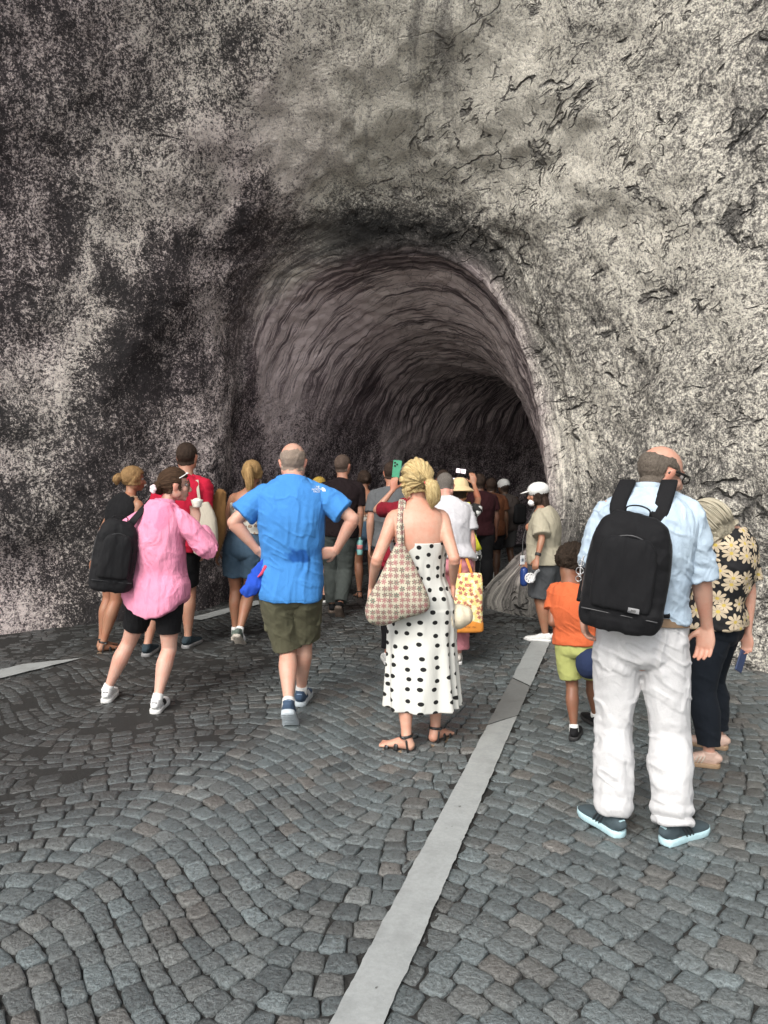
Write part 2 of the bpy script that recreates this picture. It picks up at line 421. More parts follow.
    for a, b in zip(range(len(st_j)-1), range(1, len(st_j))):
        js = list(range(st_j[a], st_j[b]+1))
        rim.append([ij[0, j] for j in js]+[kj[0, b], kj[0, a]])
        rim.append([ij[-1, j] for j in js[::-1]]+[kj[-1, a], kj[-1, b]])
    Vt = np.vstack([P.reshape(-1, 3), O.reshape(-1, 3)])
    F_ = [tuple(q) for q in Q]+[tuple(q) for q in Q2]+[tuple(map(int, r)) for r in rim]
    me = bpy.data.meshes.new('cave_shell'); me.from_pydata(Vt.tolist(), [], F_)
    me.polygons.foreach_set('use_smooth', [True]*len(me.polygons))
    # print masks; dark also holds painted light and shade
    wob = big*.35+mid_*.25; sw = s+wob*.8; tw = thd+wob*22
    inside = ss(-.25, .15, s+wob*.25)
    left = ss(94, 112, tw)
    band = ss(-1.75, -1.25, sw)*(1-ss(-.1, .2, s))*ss(45, 80, tw)
    outerL = left*(1-ss(-1.9, -1.5, sw))
    dark = print_light_tone(s, thd)+.25*spur
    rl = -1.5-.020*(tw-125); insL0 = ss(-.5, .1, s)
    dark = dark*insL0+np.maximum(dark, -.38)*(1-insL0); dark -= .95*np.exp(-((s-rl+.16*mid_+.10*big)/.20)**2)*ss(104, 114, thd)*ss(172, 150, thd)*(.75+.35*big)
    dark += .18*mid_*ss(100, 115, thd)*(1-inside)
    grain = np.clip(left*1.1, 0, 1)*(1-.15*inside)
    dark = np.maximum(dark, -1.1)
    lowL = ss(128, 150, thd+wob*15)
    insL = ss(-1.3, .3, s+wob*.4)*ss(95, 110, thd)+inside*(1-ss(95, 110, thd))
    streak = insL*(1-lowL*.95); streak = np.maximum(streak, ss(-.55, -.1, s)*ss(80, 40, thd)*.5)
    crack = ss(105, 75, tw)*(1-inside)*.95+.12; crack = np.clip(crack+spur, 0, 1)
    pink = np.clip(ss(98, 128, tw)*.75+inside*.8-spur*1.2, 0, 1)*(1-.55*np.exp(-((sw+1.95)/.4)**2))
    pink = np.maximum(pink, ss(-.1, .3, s)*.6*ss(30, 60, thd))
    u = np.cumsum(np.concatenate([np.zeros((m, 1)), np.linalg.norm(np.diff(P, axis=1), axis=2)], 1), axis=1)
    u = u-u[:, nth//2][:, None]
    suv = np.stack([u, s, 0*s], -1).reshape(-1, 3)
    k = len(O.reshape(-1, 3))
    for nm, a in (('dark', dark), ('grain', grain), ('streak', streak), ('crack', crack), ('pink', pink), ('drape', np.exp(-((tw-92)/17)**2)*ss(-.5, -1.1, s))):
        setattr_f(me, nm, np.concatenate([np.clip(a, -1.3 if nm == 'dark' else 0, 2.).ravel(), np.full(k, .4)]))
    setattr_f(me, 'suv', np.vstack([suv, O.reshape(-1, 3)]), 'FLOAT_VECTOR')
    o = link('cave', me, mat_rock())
    o['label'] = 'rocky grotto with grey and mauve walls narrowing into a dark tunnel'; o['category'] = 'cave'
    return o
build_cave()

# ================================================================== the ground
LA = G(358, 1024); LB = G(539, 646)
LD = nrm(LB-LA); LE = np.array([LD[1], -LD[0], 0.])            # along and across (to the right of) the painted line
def uvw(P): d = np.asarray(P)-LA; return d@LE, d@LD
def dirt_shade(x, y):
    """old tar and grime on the left, plus painted shade there and down the tunnel"""
    p = np.stack([x, y, 0*x], -1)
    a = G(0, 862); b = G(330, 655); d = nrm(b-a); e = np.array([-d[1], d[0]])
    k = (x-a[0])*e[0]+(y-a[1])*e[1]
    n = .35*fbm(p*1.3, 3, 5)
    return np.maximum(ss(-.25, .45, k+n), .85*ss(5.6, 8., y+n))  # far term paints the shade inside the tunnel onto the floor
def wave(u):
    # crest on the line, trough to the right; crest again further left
    a = .33*np.cos(2*math.pi*u/2.8); b = .33*np.cos(2*math.pi*(u+1.45)/2.35)-.02
    return np.where(u > 0, a, b)
def mat_stone():
    t = NT('granite_setts'); o = t.obj(); tone = t.attr('tone'); hue = t.attr('hue'); dt = t.attr('dirt_shade')
    n1 = t.noise(o, 60, 5, .7); n2 = t.noise(o, 9, 4, .6); n3 = t.noise(o, 190, 3, .8)
    v = t.math('ADD', t.math('MULTIPLY', n1, .55), t.math('MULTIPLY', n3, .45)); v = t.ramp(v, .34, .68, .4, 1.65)
    base = t.mix(hue, (.094, .113, .116), (.114, .110, .101))
    c = t.vmath('SCALE', base, sc=t.math('MULTIPLY', v, tone))
    c = t.mix(t.ramp(n2, .58, .7, 0, .35), c, (.15, .155, .145))
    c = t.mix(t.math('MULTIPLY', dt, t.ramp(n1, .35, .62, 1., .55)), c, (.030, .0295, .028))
    b = t.bump(t.math('ADD', t.math('MULTIPLY', n1, 1.), t.math('MULTIPLY', n2, .8)), 1., .014)
    return t.fin(c, t.ramp(n1, .3, .7, .25, .45), b, .8)
def build_setts():
    p = .105; rows = []
    qs = []
    for k in range(-15, 176):
        u = -6.2+random.random()*.1
        us = []
        while u < 5.2:
            us.append(u); sl = (wave(u+.01)-wave(u-.01))/.02
            u += (.109+random.gauss(0, .010))/math.sqrt(1+.55*sl*sl)
        us = np.array(us)
        qs.append((np.full(len(us)-1, k), us[:-1], us[1:]))
    K = np.concatenate([q[0] for q in qs]).astype(float); A = np.concatenate([q[1] for q in qs]); B = np.concatenate([q[2] for q in qs])
    def curve(u, k): return k*p+wave(u)+.014*vnoise(np.stack([u*4., k*1.7, 0*u], -1), 3)+.02*vnoise(np.stack([u*.9, k*.35, 0*u], -1), 4)
    def slope(u): return (wave(u+.01)-wave(u-.01))/.02
    def corner(u, k, up):
        if not up: return np.stack([u, curve(u, k)], -1)
        s = slope(u); u2 = u-s*p/(1+s*s); return np.stack([u2, curve(u2, k+1)], -1)
    c = np.stack([corner(A, K, 0), corner(B, K, 0), corner(B, K, 1), corner(A, K, 1)], 1)      # n,4,2
    c += rng.normal(0, .0028, c.shape)
    cen = c.mean(1)
    W = LA[None]+cen[:, :1]*LE+cen[:, 1:]*LD
    keep = (W[:, 1] > .9) & (W[:, 1] < 14.8) & (np.abs(W[:, 0]) < 1.4+.62*W[:, 1])
    keep &= (np.abs(cen[:, 0]) > .05)
    c = c[keep]; cen = cen[keep]; W = W[keep]; n = len(c)
    # eight rim points: rounded corners
    nxt = np.roll(c, -1, 1); e1 = c*.88+nxt*.12; e2 = c*.12+nxt*.88
    rim = np.empty((n, 12, 2)); mid = (c+nxt)/2
    rim[:, 0::3] = e1; rim[:, 1::3] = mid; rim[:, 2::3] = e2
    rim[:, 1::3] += (mid-cen[:, None])*.04
    # pull true corners a little out so the stones are square with soft corners
    gap = .0018+.0018*rng.random((n, 1, 1))
    def inset(r, g):
        d = r-cen[:, None]; L = np.linalg.norm(d, axis=2, keepdims=True); return cen[:, None]+d*(1-g/L)
    rim = rim+rng.normal(0, .0017, rim.shape)
    r0 = inset(rim, gap); r1 = inset(rim, gap+.0012); r2 = inset(rim, gap+.0052); r3 = inset(rim, gap+.017)
    hz = np.clip(rng.normal(0, .0026, n), -.006, .0045); tl = rng.normal(0, .028, (n, 2))
    def up(r, z, k=1.):
        P = LA[None, None]+r[..., :1]*LE+r[..., 1:]*LD
        d = r-cen[:, None]; P[..., 2] = z+k*(hz[:, None]+(d*tl[:, None]).sum(2)); return P
    a = up(r0, -.05, 0); b = up(r1, -.009); cc = up(r2, -.002); dd = up(r3, .0002); 
    cc[..., 2] += rng.normal(0, .0012, cc.shape[:2]); dd[..., 2] += rng.normal(0, .0012, dd.shape[:2])
    ce = up(cen[:, None], .0004)
    Vt = np.concatenate([a, b, cc, dd, ce], 1).reshape(-1, 3); st = 49
    base = (np.arange(n)*st)[:, None]
    j = np.arange(12); jn = (j+1) % 12; Q = []
    for l in range(3):
        q = np.stack([l*12+j, l*12+jn, (l+1)*12+jn, (l+1)*12+j], -1); Q.append((base[:, :, None]+q[None]).reshape(-1, 4))
    j2 = np.arange(0, 12, 2); q = np.stack([36+j2, 36+(j2+1) % 12, 36+(j2+2) % 12, np.full(6, 48)], -1); Q.append((base[:, :, None]+q[None]).reshape(-1, 4))
    me = mkmesh('setts', Vt, np.vstack(Q))
    tone = np.clip(rng.normal(1, .17, n), .6, 1.6); hue = np.clip(rng.random(n)**3.5, 0, 1)
    dt = dirt_shade(W[:, 0], W[:, 1])
    rep = lambda x: np.repeat(x, st)
    setattr_f(me, 'tone', rep(tone)); setattr_f(me, 'hue', rep(hue))
    Pv = Vt; setattr_f(me, 'dirt_shade', dirt_shade(Pv[:, 0], Pv[:, 1]))
    o = link('road_setts', me, mat_stone()); o['kind'] = 'structure'; return o
build_setts()
def build_bed():
    xs = np.arange(-9, 9.01, .05); ys = np.arange(-1, 15.5, .05); X, Y = np.meshgrid(xs, ys)
    P = np.stack([X, Y, 0*X], -1); u, v = uvw(P)
    n = fbm(P*6, 3, 2); z = -.016+.003*n
    nf = np.stack([X*14, Y*14, 0*X], -1)
    d = dirt_shade(X, Y); z = z+d*(.0132+.005*fbm(P*3.5, 3, 12))
    ed = np.abs(u)+.012*fbm(P*7, 3, 9); k = ss(.115, .095, ed); z = z*(1-k)+k*(-.002+.0012*n)
    P[..., 2] = z; m, q = X.shape; ij = np.arange(m*q).reshape(m, q)
    Q = np.stack([ij[:-1, :-1], ij[:-1, 1:], ij[1:, 1:], ij[1:, :-1]], -1).reshape(-1, 4)
    me = mkmesh('bed', P.reshape(-1, 3), Q)
    t = NT('joint_grit'); o = t.obj(); n1 = t.noise(o, 90, 4, .7); n2 = t.noise(o, 5, 4)
    c = t.mix(t.ramp(n1, .35, .7), (.012, .012, .011), (.034, .033, .031)); c = t.mix(t.ramp(n2, .4, .7, 0, .5), c, (.024, .024, .023))
    m_ = t.fin(c, .8, t.bump(n1, .7, .006), .3)
    ob = link('road_bed', me, m_); ob['kind'] = 'structure'
    # wide ground to the horizon
    t = NT('asphalt'); o = t.obj(); n1 = t.noise(o, 40, 4, .7); n2 = t.noise(o, .3, 4)
    c = t.mix(n1, (.035, .035, .034), (.075, .073, .07)); 
    g = Buf(); h = 600.
    g.add([[-h, -h, -.06], [h, -h, -.06], [h, h, -.06], [-h, h, -.06]], [(0, 1, 2, 3)])
    ob = link('ground', g.mesh('ground', False), t.fin(c, .85, t.bump(n1, .4, .01), .3)); ob['kind'] = 'structure'
build_bed()
def mat_paint(name, a=(.30, .315, .31)):
    t = NT(name); o = t.obj(); n1 = t.noise(o, 55, 5, .7); n2 = t.noise(o, 6, 5, .65); n3 = t.noise(o, 18, 6, .7)
    c = t.mix(t.ramp(n1, .3, .7, 0, .5), a, tuple(x*.72 for x in a)); c = t.mix(t.ramp(n2, .45, .72, 0, .55), c, tuple(x*.6 for x in a))
    c = t.mix(t.ramp(n3, .66, .72, 0, .9), c, (.06, .06, .058))
    return t.fin(c, .6, t.bump(t.math('ADD', n1, n3), .35, .004), .4)
def strip(name, s0, s1, wd, mat, uoff=0., A=LA, D=LD, E=LE, cut0=0., cut1=0., z=.012):
    ns = int((s1-s0)/.02); ss_ = np.linspace(s0, s1, ns); nw = 7; P = []
    for i, s in enumerate(ss_):
        for j in range(nw):
            f = j/(nw-1)*2-1; wj = wd/2*(1+.0*s)
            u = uoff+f*wj; sh = cut0*f*max(0, 1-i/12)+cut1*f*max(0, 1-(ns-1-i)/12)
            q = A+D*(s+sh)+E*u
            if abs(f) == 1:
                q = q+E*f*(.0025*float(vnoise(np.array([s*14., f*3, 0]), 5))+.002*float(vnoise(np.array([s*45., f*3, 0]), 6)))
            P.append([q[0], q[1], z+.002*float(vnoise(np.array([q[0]*9, q[1]*9, 0]), 7))])
    ij = np.arange(ns*nw).reshape(ns, nw)
    Q = np.stack([ij[:-1, :-1], ij[:-1, 1:], ij[1:, 1:], ij[1:, :-1]], -1).reshape(-1, 4)
    o = link(name, mkmesh(name, P, Q), mat); o['kind'] = 'structure'; return o
pm = mat_paint('worn_road_paint'); pg = mat_paint('grimy_road_paint', (.17, .176, .172))
def sof(px, py): return float(uvw(G(px, py))[1])
strip('road_line', -1.6, sof(500, 722), .155, pm, cut1=.12)
strip('road_line', sof(500, 722)+.02, sof(522, 683)-.02, .16, pg, cut0=.12, cut1=-.1, z=.011)
strip('road_line', sof(522, 683), sof(546, 643)+.1, .165, pm, cut0=-.1)
a = G(-60, 690); b = G(66, 659); D2 = nrm(b-a); E2 = np.array([D2[1], -D2[0], 0])
strip('road_line', -2., float(np.linalg.norm(b-a))-.12, .24, pm, 0, a, D2, E2, cut1=.2, z=.012)
a = G(188, 622); b = G(262, 602); D3 = nrm(b-a); E3 = np.array([D3[1], -D3[0], 0])
strip('road_line', .1, float(np.linalg.norm(b-a)), .18, pm, 0, a, D3, E3, z=.012)
# ================================================================== people
UP = np.array([0, 0, 1.])
def rotz(a): a = R(a); return np.array([[math.cos(a), -math.sin(a), 0], [math.sin(a), math.cos(a), 0], [0, 0, 1]])
def rotx(a): a = R(a); return np.array([[1, 0, 0], [0, math.cos(a), -math.sin(a)], [0, math.sin(a), math.cos(a)]])
def roty(a): a = R(a); return np.array([[math.cos(a), 0, math.sin(a)], [0, 1, 0], [-math.sin(a), 0, math.cos(a)]])
def fwd(a): return rotz(a)@np.array([0, 1., 0])
def rgt(a): return rotz(a)@np.array([1., 0, 0])
def ik(a, b, l1, l2, pole):
    d = b-a; L = np.linalg.norm(d)
    if L > (l1+l2)*.995: k = L/((l1+l2)*.995); l1 *= k; l2 *= k
    x = (l1*l1-l2*l2+L*L)/(2*L); h = math.sqrt(max(l1*l1-x*x, 0)); u = d/L
    p = np.asarray(pole, float); p = p-u*(p@u); p = p/(np.linalg.norm(p)+1e-9); return a+u*x+p*h

# ---- materials
MATS = {}
def skin_mat():
    if 'skin' in MATS: return MATS['skin']
    t = NT('skin'); c = t.attr('tint', 0); o = t.obj(); n = t.noise(o, 70, 4, .7); n2 = t.noise(o, 11, 5, .7)
    c2 = t.vmath('MULTIPLY', c, (1.04, .86, .82)); c = t.mix(t.ramp(n2, .38, .66, 0, 1.), c, c2); c = t.mix(t.ramp(n, .5, .75, 0, .35), c, t.vmath('MULTIPLY', c, (.80, .68, .60)))
    MATS['skin'] = t.fin(c, .48, t.bump(n, .3, .003), .4, Subsurface_Weight=.12, Subsurface_Radius=(.012, .005, .003), Subsurface_Scale=.6); return MATS['skin']
def cloth(name, c, c2=None, rough=.85, bump=.55, scale=900, sheen=.02, fold=0., crinkle=0.):
    key = ('cloth', name)
    if key in MATS: return MATS[key]
    t = NT(name); o = t.obj(); n = t.noise(o, scale*.25, 3, .7); n2 = t.noise(o, 5, 4, .6)
    if c2 is None: c2 = tuple(x*.82 for x in c)
    cc = t.mix(t.ramp(n2, .35, .7, 0, .6), c, c2); cc = t.mix(t.ramp(n, .3, .7, 0, .25), cc, tuple(x*.75 for x in c))
    cc = t.vmath('MULTIPLY', cc, t.attr('tint', 0))
    h = t.math('ADD', t.math('MULTIPLY', n, .12), t.math('MULTIPLY', t.noise(t.vmath('MULTIPLY', o, (1, 1, .55)), 13, 4, .55, .8), .9))
    if crinkle: h = t.math('ADD', h, t.math('MULTIPLY', t.noise(t.vmath('MULTIPLY', o, (1, 1, .22)), 75, 3, .6, .5), crinkle))
    MATS[key] = t.fin(cc, rough, t.bump(h, bump, .02), .12, Sheen_Weight=sheen); return MATS[key]
def plain(name, c, rough=.5, spec=.5, metal=0., noise=.15):
    key = ('plain', name)
    if key in MATS: return MATS[key]
    t = NT(name); o = t.obj(); n = t.noise(o, 60, 4, .6); cc = t.mix(t.ramp(n, .3, .7, 0, 1), c, tuple(x*(1-noise) for x in c))
    MATS[key] = t.fin(cc, rough, t.bump(n, .12, .002), spec, Metallic=metal); return MATS[key]
def hair_mat(name, c, c2):
    key = ('hair', name)
    if key in MATS: return MATS[key]
    t = NT(name); h = t.attr('hv', 1); n = t.noise(h, 2.2, 5, .7); o = t.obj(); n2 = t.noise(o, 30, 3)
    cc = t.mix(t.ramp(n, .32, .68), c, c2); cc = t.mix(t.ramp(n2, .4, .7, 0, .4), cc, c2)
    MATS[key] = t.fin(cc, .6, t.bump(n, .9, .008), .10); return MATS[key]
def dots_mat():
    t = NT('polka_dot_cotton'); uv = t.attr('guv', 1); o = t.obj()
    v = t.node('ShaderNodeTexVoronoi', 'Distance', _Vector=uv, _Scale=1., _Randomness=.38, voronoi_dimensions='2D')
    n = t.noise(o, 12, 3); d = t.ramp(v, .185, .21, 1, 0)
    cc = t.mix(d, (.54, .54, .50), (.010, .010, .010)); h = t.noise(t.vmath('MULTIPLY', o, (1, 1, .3)), 16, 3)
    return t.fin(cc, .8, t.bump(h, .3, .02), .25)
def flower_mat(name, base, petal, core, scale, npet=4, size=.40, rnd=.6, thin=.5, extra=None, petal2=None):
    """blossoms scattered on cloth (garment uv in metres)"""
    t = NT(name); uv = t.attr('guv', 1); o = t.obj()
    uw = t.vmath('ADD', uv, t.vmath('SCALE', t.noise(o, 25, 2, out=1), sc=.006))
    su = t.vmath('SCALE', uw, sc=scale)
    vn = t.node('ShaderNodeTexVoronoi', None, voronoi_dimensions='2D', _Vector=su, _Scale=1., _Randomness=rnd)
    loc = t.vmath('SUBTRACT', su, vn.outputs['Position']); sep = t.node('ShaderNodeSeparateXYZ', None, _0=loc)
    ang = t.math('ARCTAN2', sep.outputs[1], sep.outputs[0]); csep = t.node('ShaderNodeSeparateColor', None, _0=vn.outputs['Color'])
    ang = t.math('ADD', ang, t.math('MULTIPLY', csep.outputs[0], 6.28))
    cs = t.math('ABSOLUTE', t.math('COSINE', t.math('MULTIPLY', ang, npet)))
    rad = t.math('MULTIPLY', size, t.math('ADD', 1-thin, t.math('MULTIPLY', t.math('POWER', cs, .6), thin)))
    dd = vn.outputs['Distance']; pet = t.math('GREATER_THAN', rad, dd)
    vein = t.math('GREATER_THAN', .10, cs)
    pet2 = t.math('MULTIPLY', pet, t.math('SUBTRACT', 1., t.math('MULTIPLY', vein, t.math('GREATER_THAN', dd, size*.2))))
    cc = base if not extra else t.mix(t.ramp(t.noise(o, 40, 3), .5, .56), base, extra)
    pc = t.mix(csep.outputs[1], petal, petal2 or tuple(x*.8 for x in petal))
    cc = t.mix(pet2, cc, pc); cc = t.mix(t.math('LESS_THAN', dd, size*.2), cc, core)
    h = t.noise(t.vmath('MULTIPLY', o, (1, 1, .5)), 14, 4, .55)
    return t.fin(cc, .8, t.bump(h, .35, .02), .25)

# ---- one person
class P: pass
def hand(buf, W, f, tdir, nrm_, k, curl=.35, spread=.12, grip=None):
    """palm, four unequal bent fingers, thumb leaving the side of the palm"""
    f = nrm(f); t = nrm(tdir-f*(tdir@f)); n = nrm(nrm_-f*(nrm_@f)); n = nrm(n-t*(n@t))
    tube(buf, [W-f*.012*k, W+f*.02*k, W+f*.055*k, W+f*.088*k], np.array([[.024, .018], [.033, .0165], [.041, .0155], [.038, .013]])*k, side=t, n=14, ex=2.4, cap=.4)
    tips = []
    for i, (x, L, r) in enumerate(((.029, .068, .0088), (.010, .077, .0092), (-.010, .071, .0087), (-.028, .056, .0078))):
        b = W+(f*.080+t*x)*k; d = nrm(f+t*(x*spread*14)); c = curl*(1+.12*i)
        pts = [b-d*.02*k, b]; a = c*.6; q = b
        for sl in (.45, .31, .24):
            dd = d*math.cos(a)+n*math.sin(a); q = q+dd*L*sl*k; pts.append(q); a += c
        tube(buf, pts, np.array([r, r*1.02, r*.98, r*.92, r*.78])*k, side=t, n=10, sub=2, cap=.8); tips.append(q)
    b = W+(f*.022+t*.026)*k; d1 = nrm(f*.62+t*.72+n*.35); d2 = nrm(f*.85+t*.35+n*(.35+.4*curl))
    tube(buf, [b-d1*.01*k, b+d1*.022*k, b+d1*.046*k, b+d1*.046*k+d2*.032*k], np.array([.014, .0135, .0105, .0085])*k, side=n, n=10, sub=2, cap=.8)
    return tips
def head_parts(buf, p):
    C, M, k = p.head, p.HM, p.hk
    def E(c, r, rot=None): ellip(buf, C+M@(np.array(c)*k), np.array(r)*k, M if rot is None else M@rot)
    E((0, -.014, .024), (.0765, .098, .090)); E((0, .022, -.040), (.060, .068, .066)); E((0, .030, -.068), (.048, .050, .042))
    E((0, .066, -.093), (.022, .020, .018)); E((0, .072, .028), (.050, .022, .012))
    for s in (-1, 1):
        E((s*.034, .060, -.026), (.024, .026, .026)); E((s*.079, -.006, -.010), (.0075, .019, .032), roty(s*14)@rotx(-8))
        E((s*.055, .0, -.05), (.018, .045, .04))
    tube(buf, [C+M@(np.array(q)*k) for q in ((0, .084, .014), (0, .098, -.008), (0, .110, -.030), (0, .096, -.038))], np.array([.008, .0095, .0125, .010])*k, side=M@np.array([1, 0, 0.]), n=10, cap=.8)
    E((0, .090, -.061), (.024, .010, .0062)); E((0, .088, -.071), (.021, .010, .0070))
def person(label, H, sex, skin, loc_px, pel, neck, head, feet, hands, hip=0, sh=0, group='visitors walking into the cave',
           vox=None, barefoot=False, build=1., hands_kw=None, cat='person', hk=1., shw=1., armk=1.):
    """pel/neck: world points; head: (world point, yaw, pitch, roll); feet: [(ball of foot point, yaw, lift deg)]*2 left,right
       hands: [(wrist point, elbow pole, finger dir, thumb dir, palm normal, curl)]*2 left,right or None"""
    p = P(); p.H = H; p.k = H/1.72; p.pel = np.array(pel); p.neck = np.array(neck); p.hipyaw = hip; p.shyaw = sh; p.sex = sex
    p.head = np.array(head[0]); p.HM = rotz(head[1])@rotx(-head[2])@roty(head[3]); p.hk = hk*p.k*(.98 if sex == 'f' else 1.02)
    base = np.array([(feet[0][0][0]+feet[1][0][0])/2, (feet[0][0][1]+feet[1][0][1])/2, 0.])
    p.root = thing('person', label, cat, base, group); k = p.k; p.build = build
    dist = base[1]; p.vox = vox or (max(.0046, .0011*dist+.0005) if dist > 4 else .0046)
    L = np.linalg.norm(p.neck-p.pel)
    def frame(h):
        yaw = hip+(sh-hip)*float(ss(.1, .9, h)); c = p.pel+(p.neck-p.pel)*h
        c = c+fwd(yaw)*k*(.012*math.sin(math.pi*min(max(h, 0), 1.1)*1.0)*-1+ .018*math.sin(2*math.pi*min(max(h, 0), 1)))
        return c, rgt(yaw), fwd(yaw)
    p.frame = frame
    m = sex != 'f'
    T = np.array([(-.15, .030, .040, .0), (-.09, .076, .066, -.004), (.0, .104 if not m else .098, .069, -.006), (.13, .098, .069, -.005), (.30, .080 if not m else .092, .062 if not m else .070, .0),
                  (.48, .084 if not m else .098, .066 if not m else .073, .0), (.66, .092 if not m else .106, .073 if not m else .077, 0), (.80, .096 if not m else .112, .066, -.004),
                  (.90, .090 if not m else .104, .054, -.006), (.965, .062, .046, -.004), (1.03, .040, .040, .0)])
    T[:, 1:] *= H/1.0*.985; T[:, 1:3] *= build; p.T = T
    def tors(e=0., h0=None, h1=None, prof=None, hs=None):
        """rows: centre, radii, side; e inflates; prof(h)->(extra side, extra front)"""
        hs = T[:, 0] if hs is None else np.array(hs); pts, rad, sd = [], [], []
        for h in hs:
            rx = np.interp(h, T[:, 0], T[:, 1]); ry = np.interp(h, T[:, 0], T[:, 2]); yo = np.interp(h, T[:, 0], T[:, 3])
            ee = prof(h) if prof else (0, 0, 0)
            c, s, f = frame(h); pts.append(c+f*(yo+ee[2])); rad.append((rx+e+ee[0], ry+e+ee[1])); sd.append(s)
        return pts, rad, sd
    p.tors = tors
    # joints
    cN, sN, fN = frame(.875); c0, s0, f0 = frame(0)
    hw = (.100 if m else .090)*H*shw*(1+.4*(build-1)); p.S = [cN-sN*hw, cN+sN*hw]; p.hipj = [c0-s0*.052*H, c0+s0*.052*H]
    p.S = [q+UP*.004*H for q in p.S]
    p.ank, p.knee, p.footM, p.ball = [], [], [], []
    for i in (0, 1):
        B, fy, lf = feet[i]; B = np.array(B, float); fd = fwd(fy); fl = .15*k
        M = rotz(fy)@rotx(-lf); heel = B-M@np.array([0, fl, 0.])
        A = heel+M@np.array([0, .045*k, .078*k]); p.ank.append(A); p.footM.append((heel, M)); p.ball.append(B)
        Ld = np.linalg.norm(A-p.hipj[i]); l_ = .245*H if lf > 15 else min(.245*H, max(Ld*.5*1.008, .21*H))
        p.knee.append(ik(p.hipj[i], A, l_, l_, fd*.3+fwd(hip)*.8))
    b = Buf()
    pts, rad, sd = tors(-.004); tube(b, pts, rad, sd, n=28, ex=2.35, cap=.3)
    # neck
    C, HM, q = p.head, p.HM, p.hk
    nb, _, nf = frame(.93); nt_ = C+HM@(np.array([0, -.022, -.055])*q)
    rN = .056 if m else .047
    tube(b, [nb, p.neck*.6+nt_*.4+UP*0, nt_, C+HM@(np.array([0, -.012, .0])*q)], np.array([rN*1.25, rN*1.03, rN*.97, rN*.9])*q, side=s0, n=18, cap=.2)
    for i in (0, 1):   # trapezius slope
        tube(b, [p.neck*.55+nb*.45+UP*.018*k, (p.neck+p.S[i])*.5+UP*.010*k, p.S[i]], np.array([[.036, .036], [.036, .030], [.040, .036]])*k*(1.1 if m else .95), side=fN, n=14, cap=.4)
        if not m: ellip(b, frame(.66)[0]+fN*(.070*H*.985*build)+sN*(-1 if i == 0 else 1)*.045*H, np.array([.050, .042, .048])*k*build)
    head_parts(b, p)
    p.legc, p.armc = [], []
    fat = build*(1.0 if m else 1.03)
    for i in (0, 1):
        h_, kn, an = p.hipj[i], p.knee[i], p.ank[i]; kf = nrm(np.cross(np.cross(an-h_, p.footM[i][1][:, 1]), an-h_)+1e-6)
        back = -fwd(hip)
        pts = [h_-UP*.0, h_*.75+kn*.25, h_*.5+kn*.5, h_*.2+kn*.8, kn, kn*.85+an*.15+back*.008*k, kn*.68+an*.32+back*.014*k, kn*.4+an*.6+back*.006*k, kn*.14+an*.86, an]
        r = np.array([.052, .050, .0445, .0355, .0325, .0325, .0345, .0265, .0190, .0195])*H*.97; r[:9] *= (fat+.0)
        r = np.stack([r, r*1.03], 1); r[0, 1] *= 1.25; r[1, 1] *= 1.17; r[2, 1] *= 1.06
        p.legc.append((pts, r)); tube(b, pts, r, side=rgt(hip), n=18, cap=.3)
        heel, M = p.footM[i]; s_ = M[:, 0]
        if barefoot:
            tube(b, [an, heel+M@np.array([0, .02*k, .03*k])], np.array([.034, .030])*k, side=s_, n=14)
            tube(b, [heel+M@(np.array(v)*k) for v in ((0, .008, .03), (0, .05, .045), (0, .10, .038), (0, .15, .026), (0, .19, .02))], np.array([[.026, .026], [.030, .036], [.034, .032], [.040, .020], [.040, .013]])*k, side=s_, n=16)
            for j, (x, l) in enumerate(((-.028, .052), (-.009, .05), (.007, .046), (.021, .04), (.033, .032))):
                x = x if i == 1 else -x
                tube(b, [heel+M@(np.array((x, .17, .016))*k), heel+M@(np.array((x*1.05, .19+l*.6, .013))*k)], np.array([.0125 if j == 0 else .0095]*2)*k, n=10)
        else:
            tube(b, [an, heel+M@(np.array((0, .05, .035))*k), heel+M@(np.array((0, .13, .03))*k)], np.array([.034, .030, .022])*k, side=s_, n=12)
        if hands[i] is None: p.armc.append(None); continue
        W, pole, fd, td, pn, cu = (list(hands[i])+[None]*6)[:6]; W = np.array(W, float)
        S = p.S[i]; a1, a2 = .172*H*armk, .150*H*armk; La = np.linalg.norm(W-S)
        if 1.02 < (a1+a2)/La < 1.22: q_ = La*1.02/(a1+a2); a1 *= q_; a2 *= q_
        E = ik(S, W, a1, a2, np.array(pole, float))
        am = (1.12 if m else .93)*(.5+.5*build)
        fdir = nrm(W-E)
        pts = [S+(cN-S)*.18+UP*.004, S*.97+E*.03, S*.72+E*.28, S*.4+E*.6, E, E*.8+W*.2, E*.55+W*.45, E*.2+W*.8, W]
        r = np.array([[.038, .038], [.0385, .0385], [.0345, .036], [.030, .031], [.0275, .027], [.0285, .0275], [.0255, .0245], [.019, .0175], [.0185, .0150]])*H*.76*am
        sv = td if td is not None else fN
        p.armc.append((pts, r, E, W, S)); tube(b, pts, r, side=np.asarray(sv, float), n=16, cap=.6)
        ellip(b, E, np.array([.0285]*3)*H*.76*am)
        fd = fdir if fd is None else nrm(np.array(fd, float)); td = fN if td is None else np.array(td, float)
        pn = (sN if i == 0 else -sN) if pn is None else np.array(pn, float)
        hand(b, W, fd, td, pn, k*(1.04 if m else .95), cu if cu is not None else .32)
    Vt, Q = remesh(b, p.vox, 3)
    # face hollows for the eyes
    Lc = (Vt-C)@HM/q
    N = vnormals(Vt, Q)
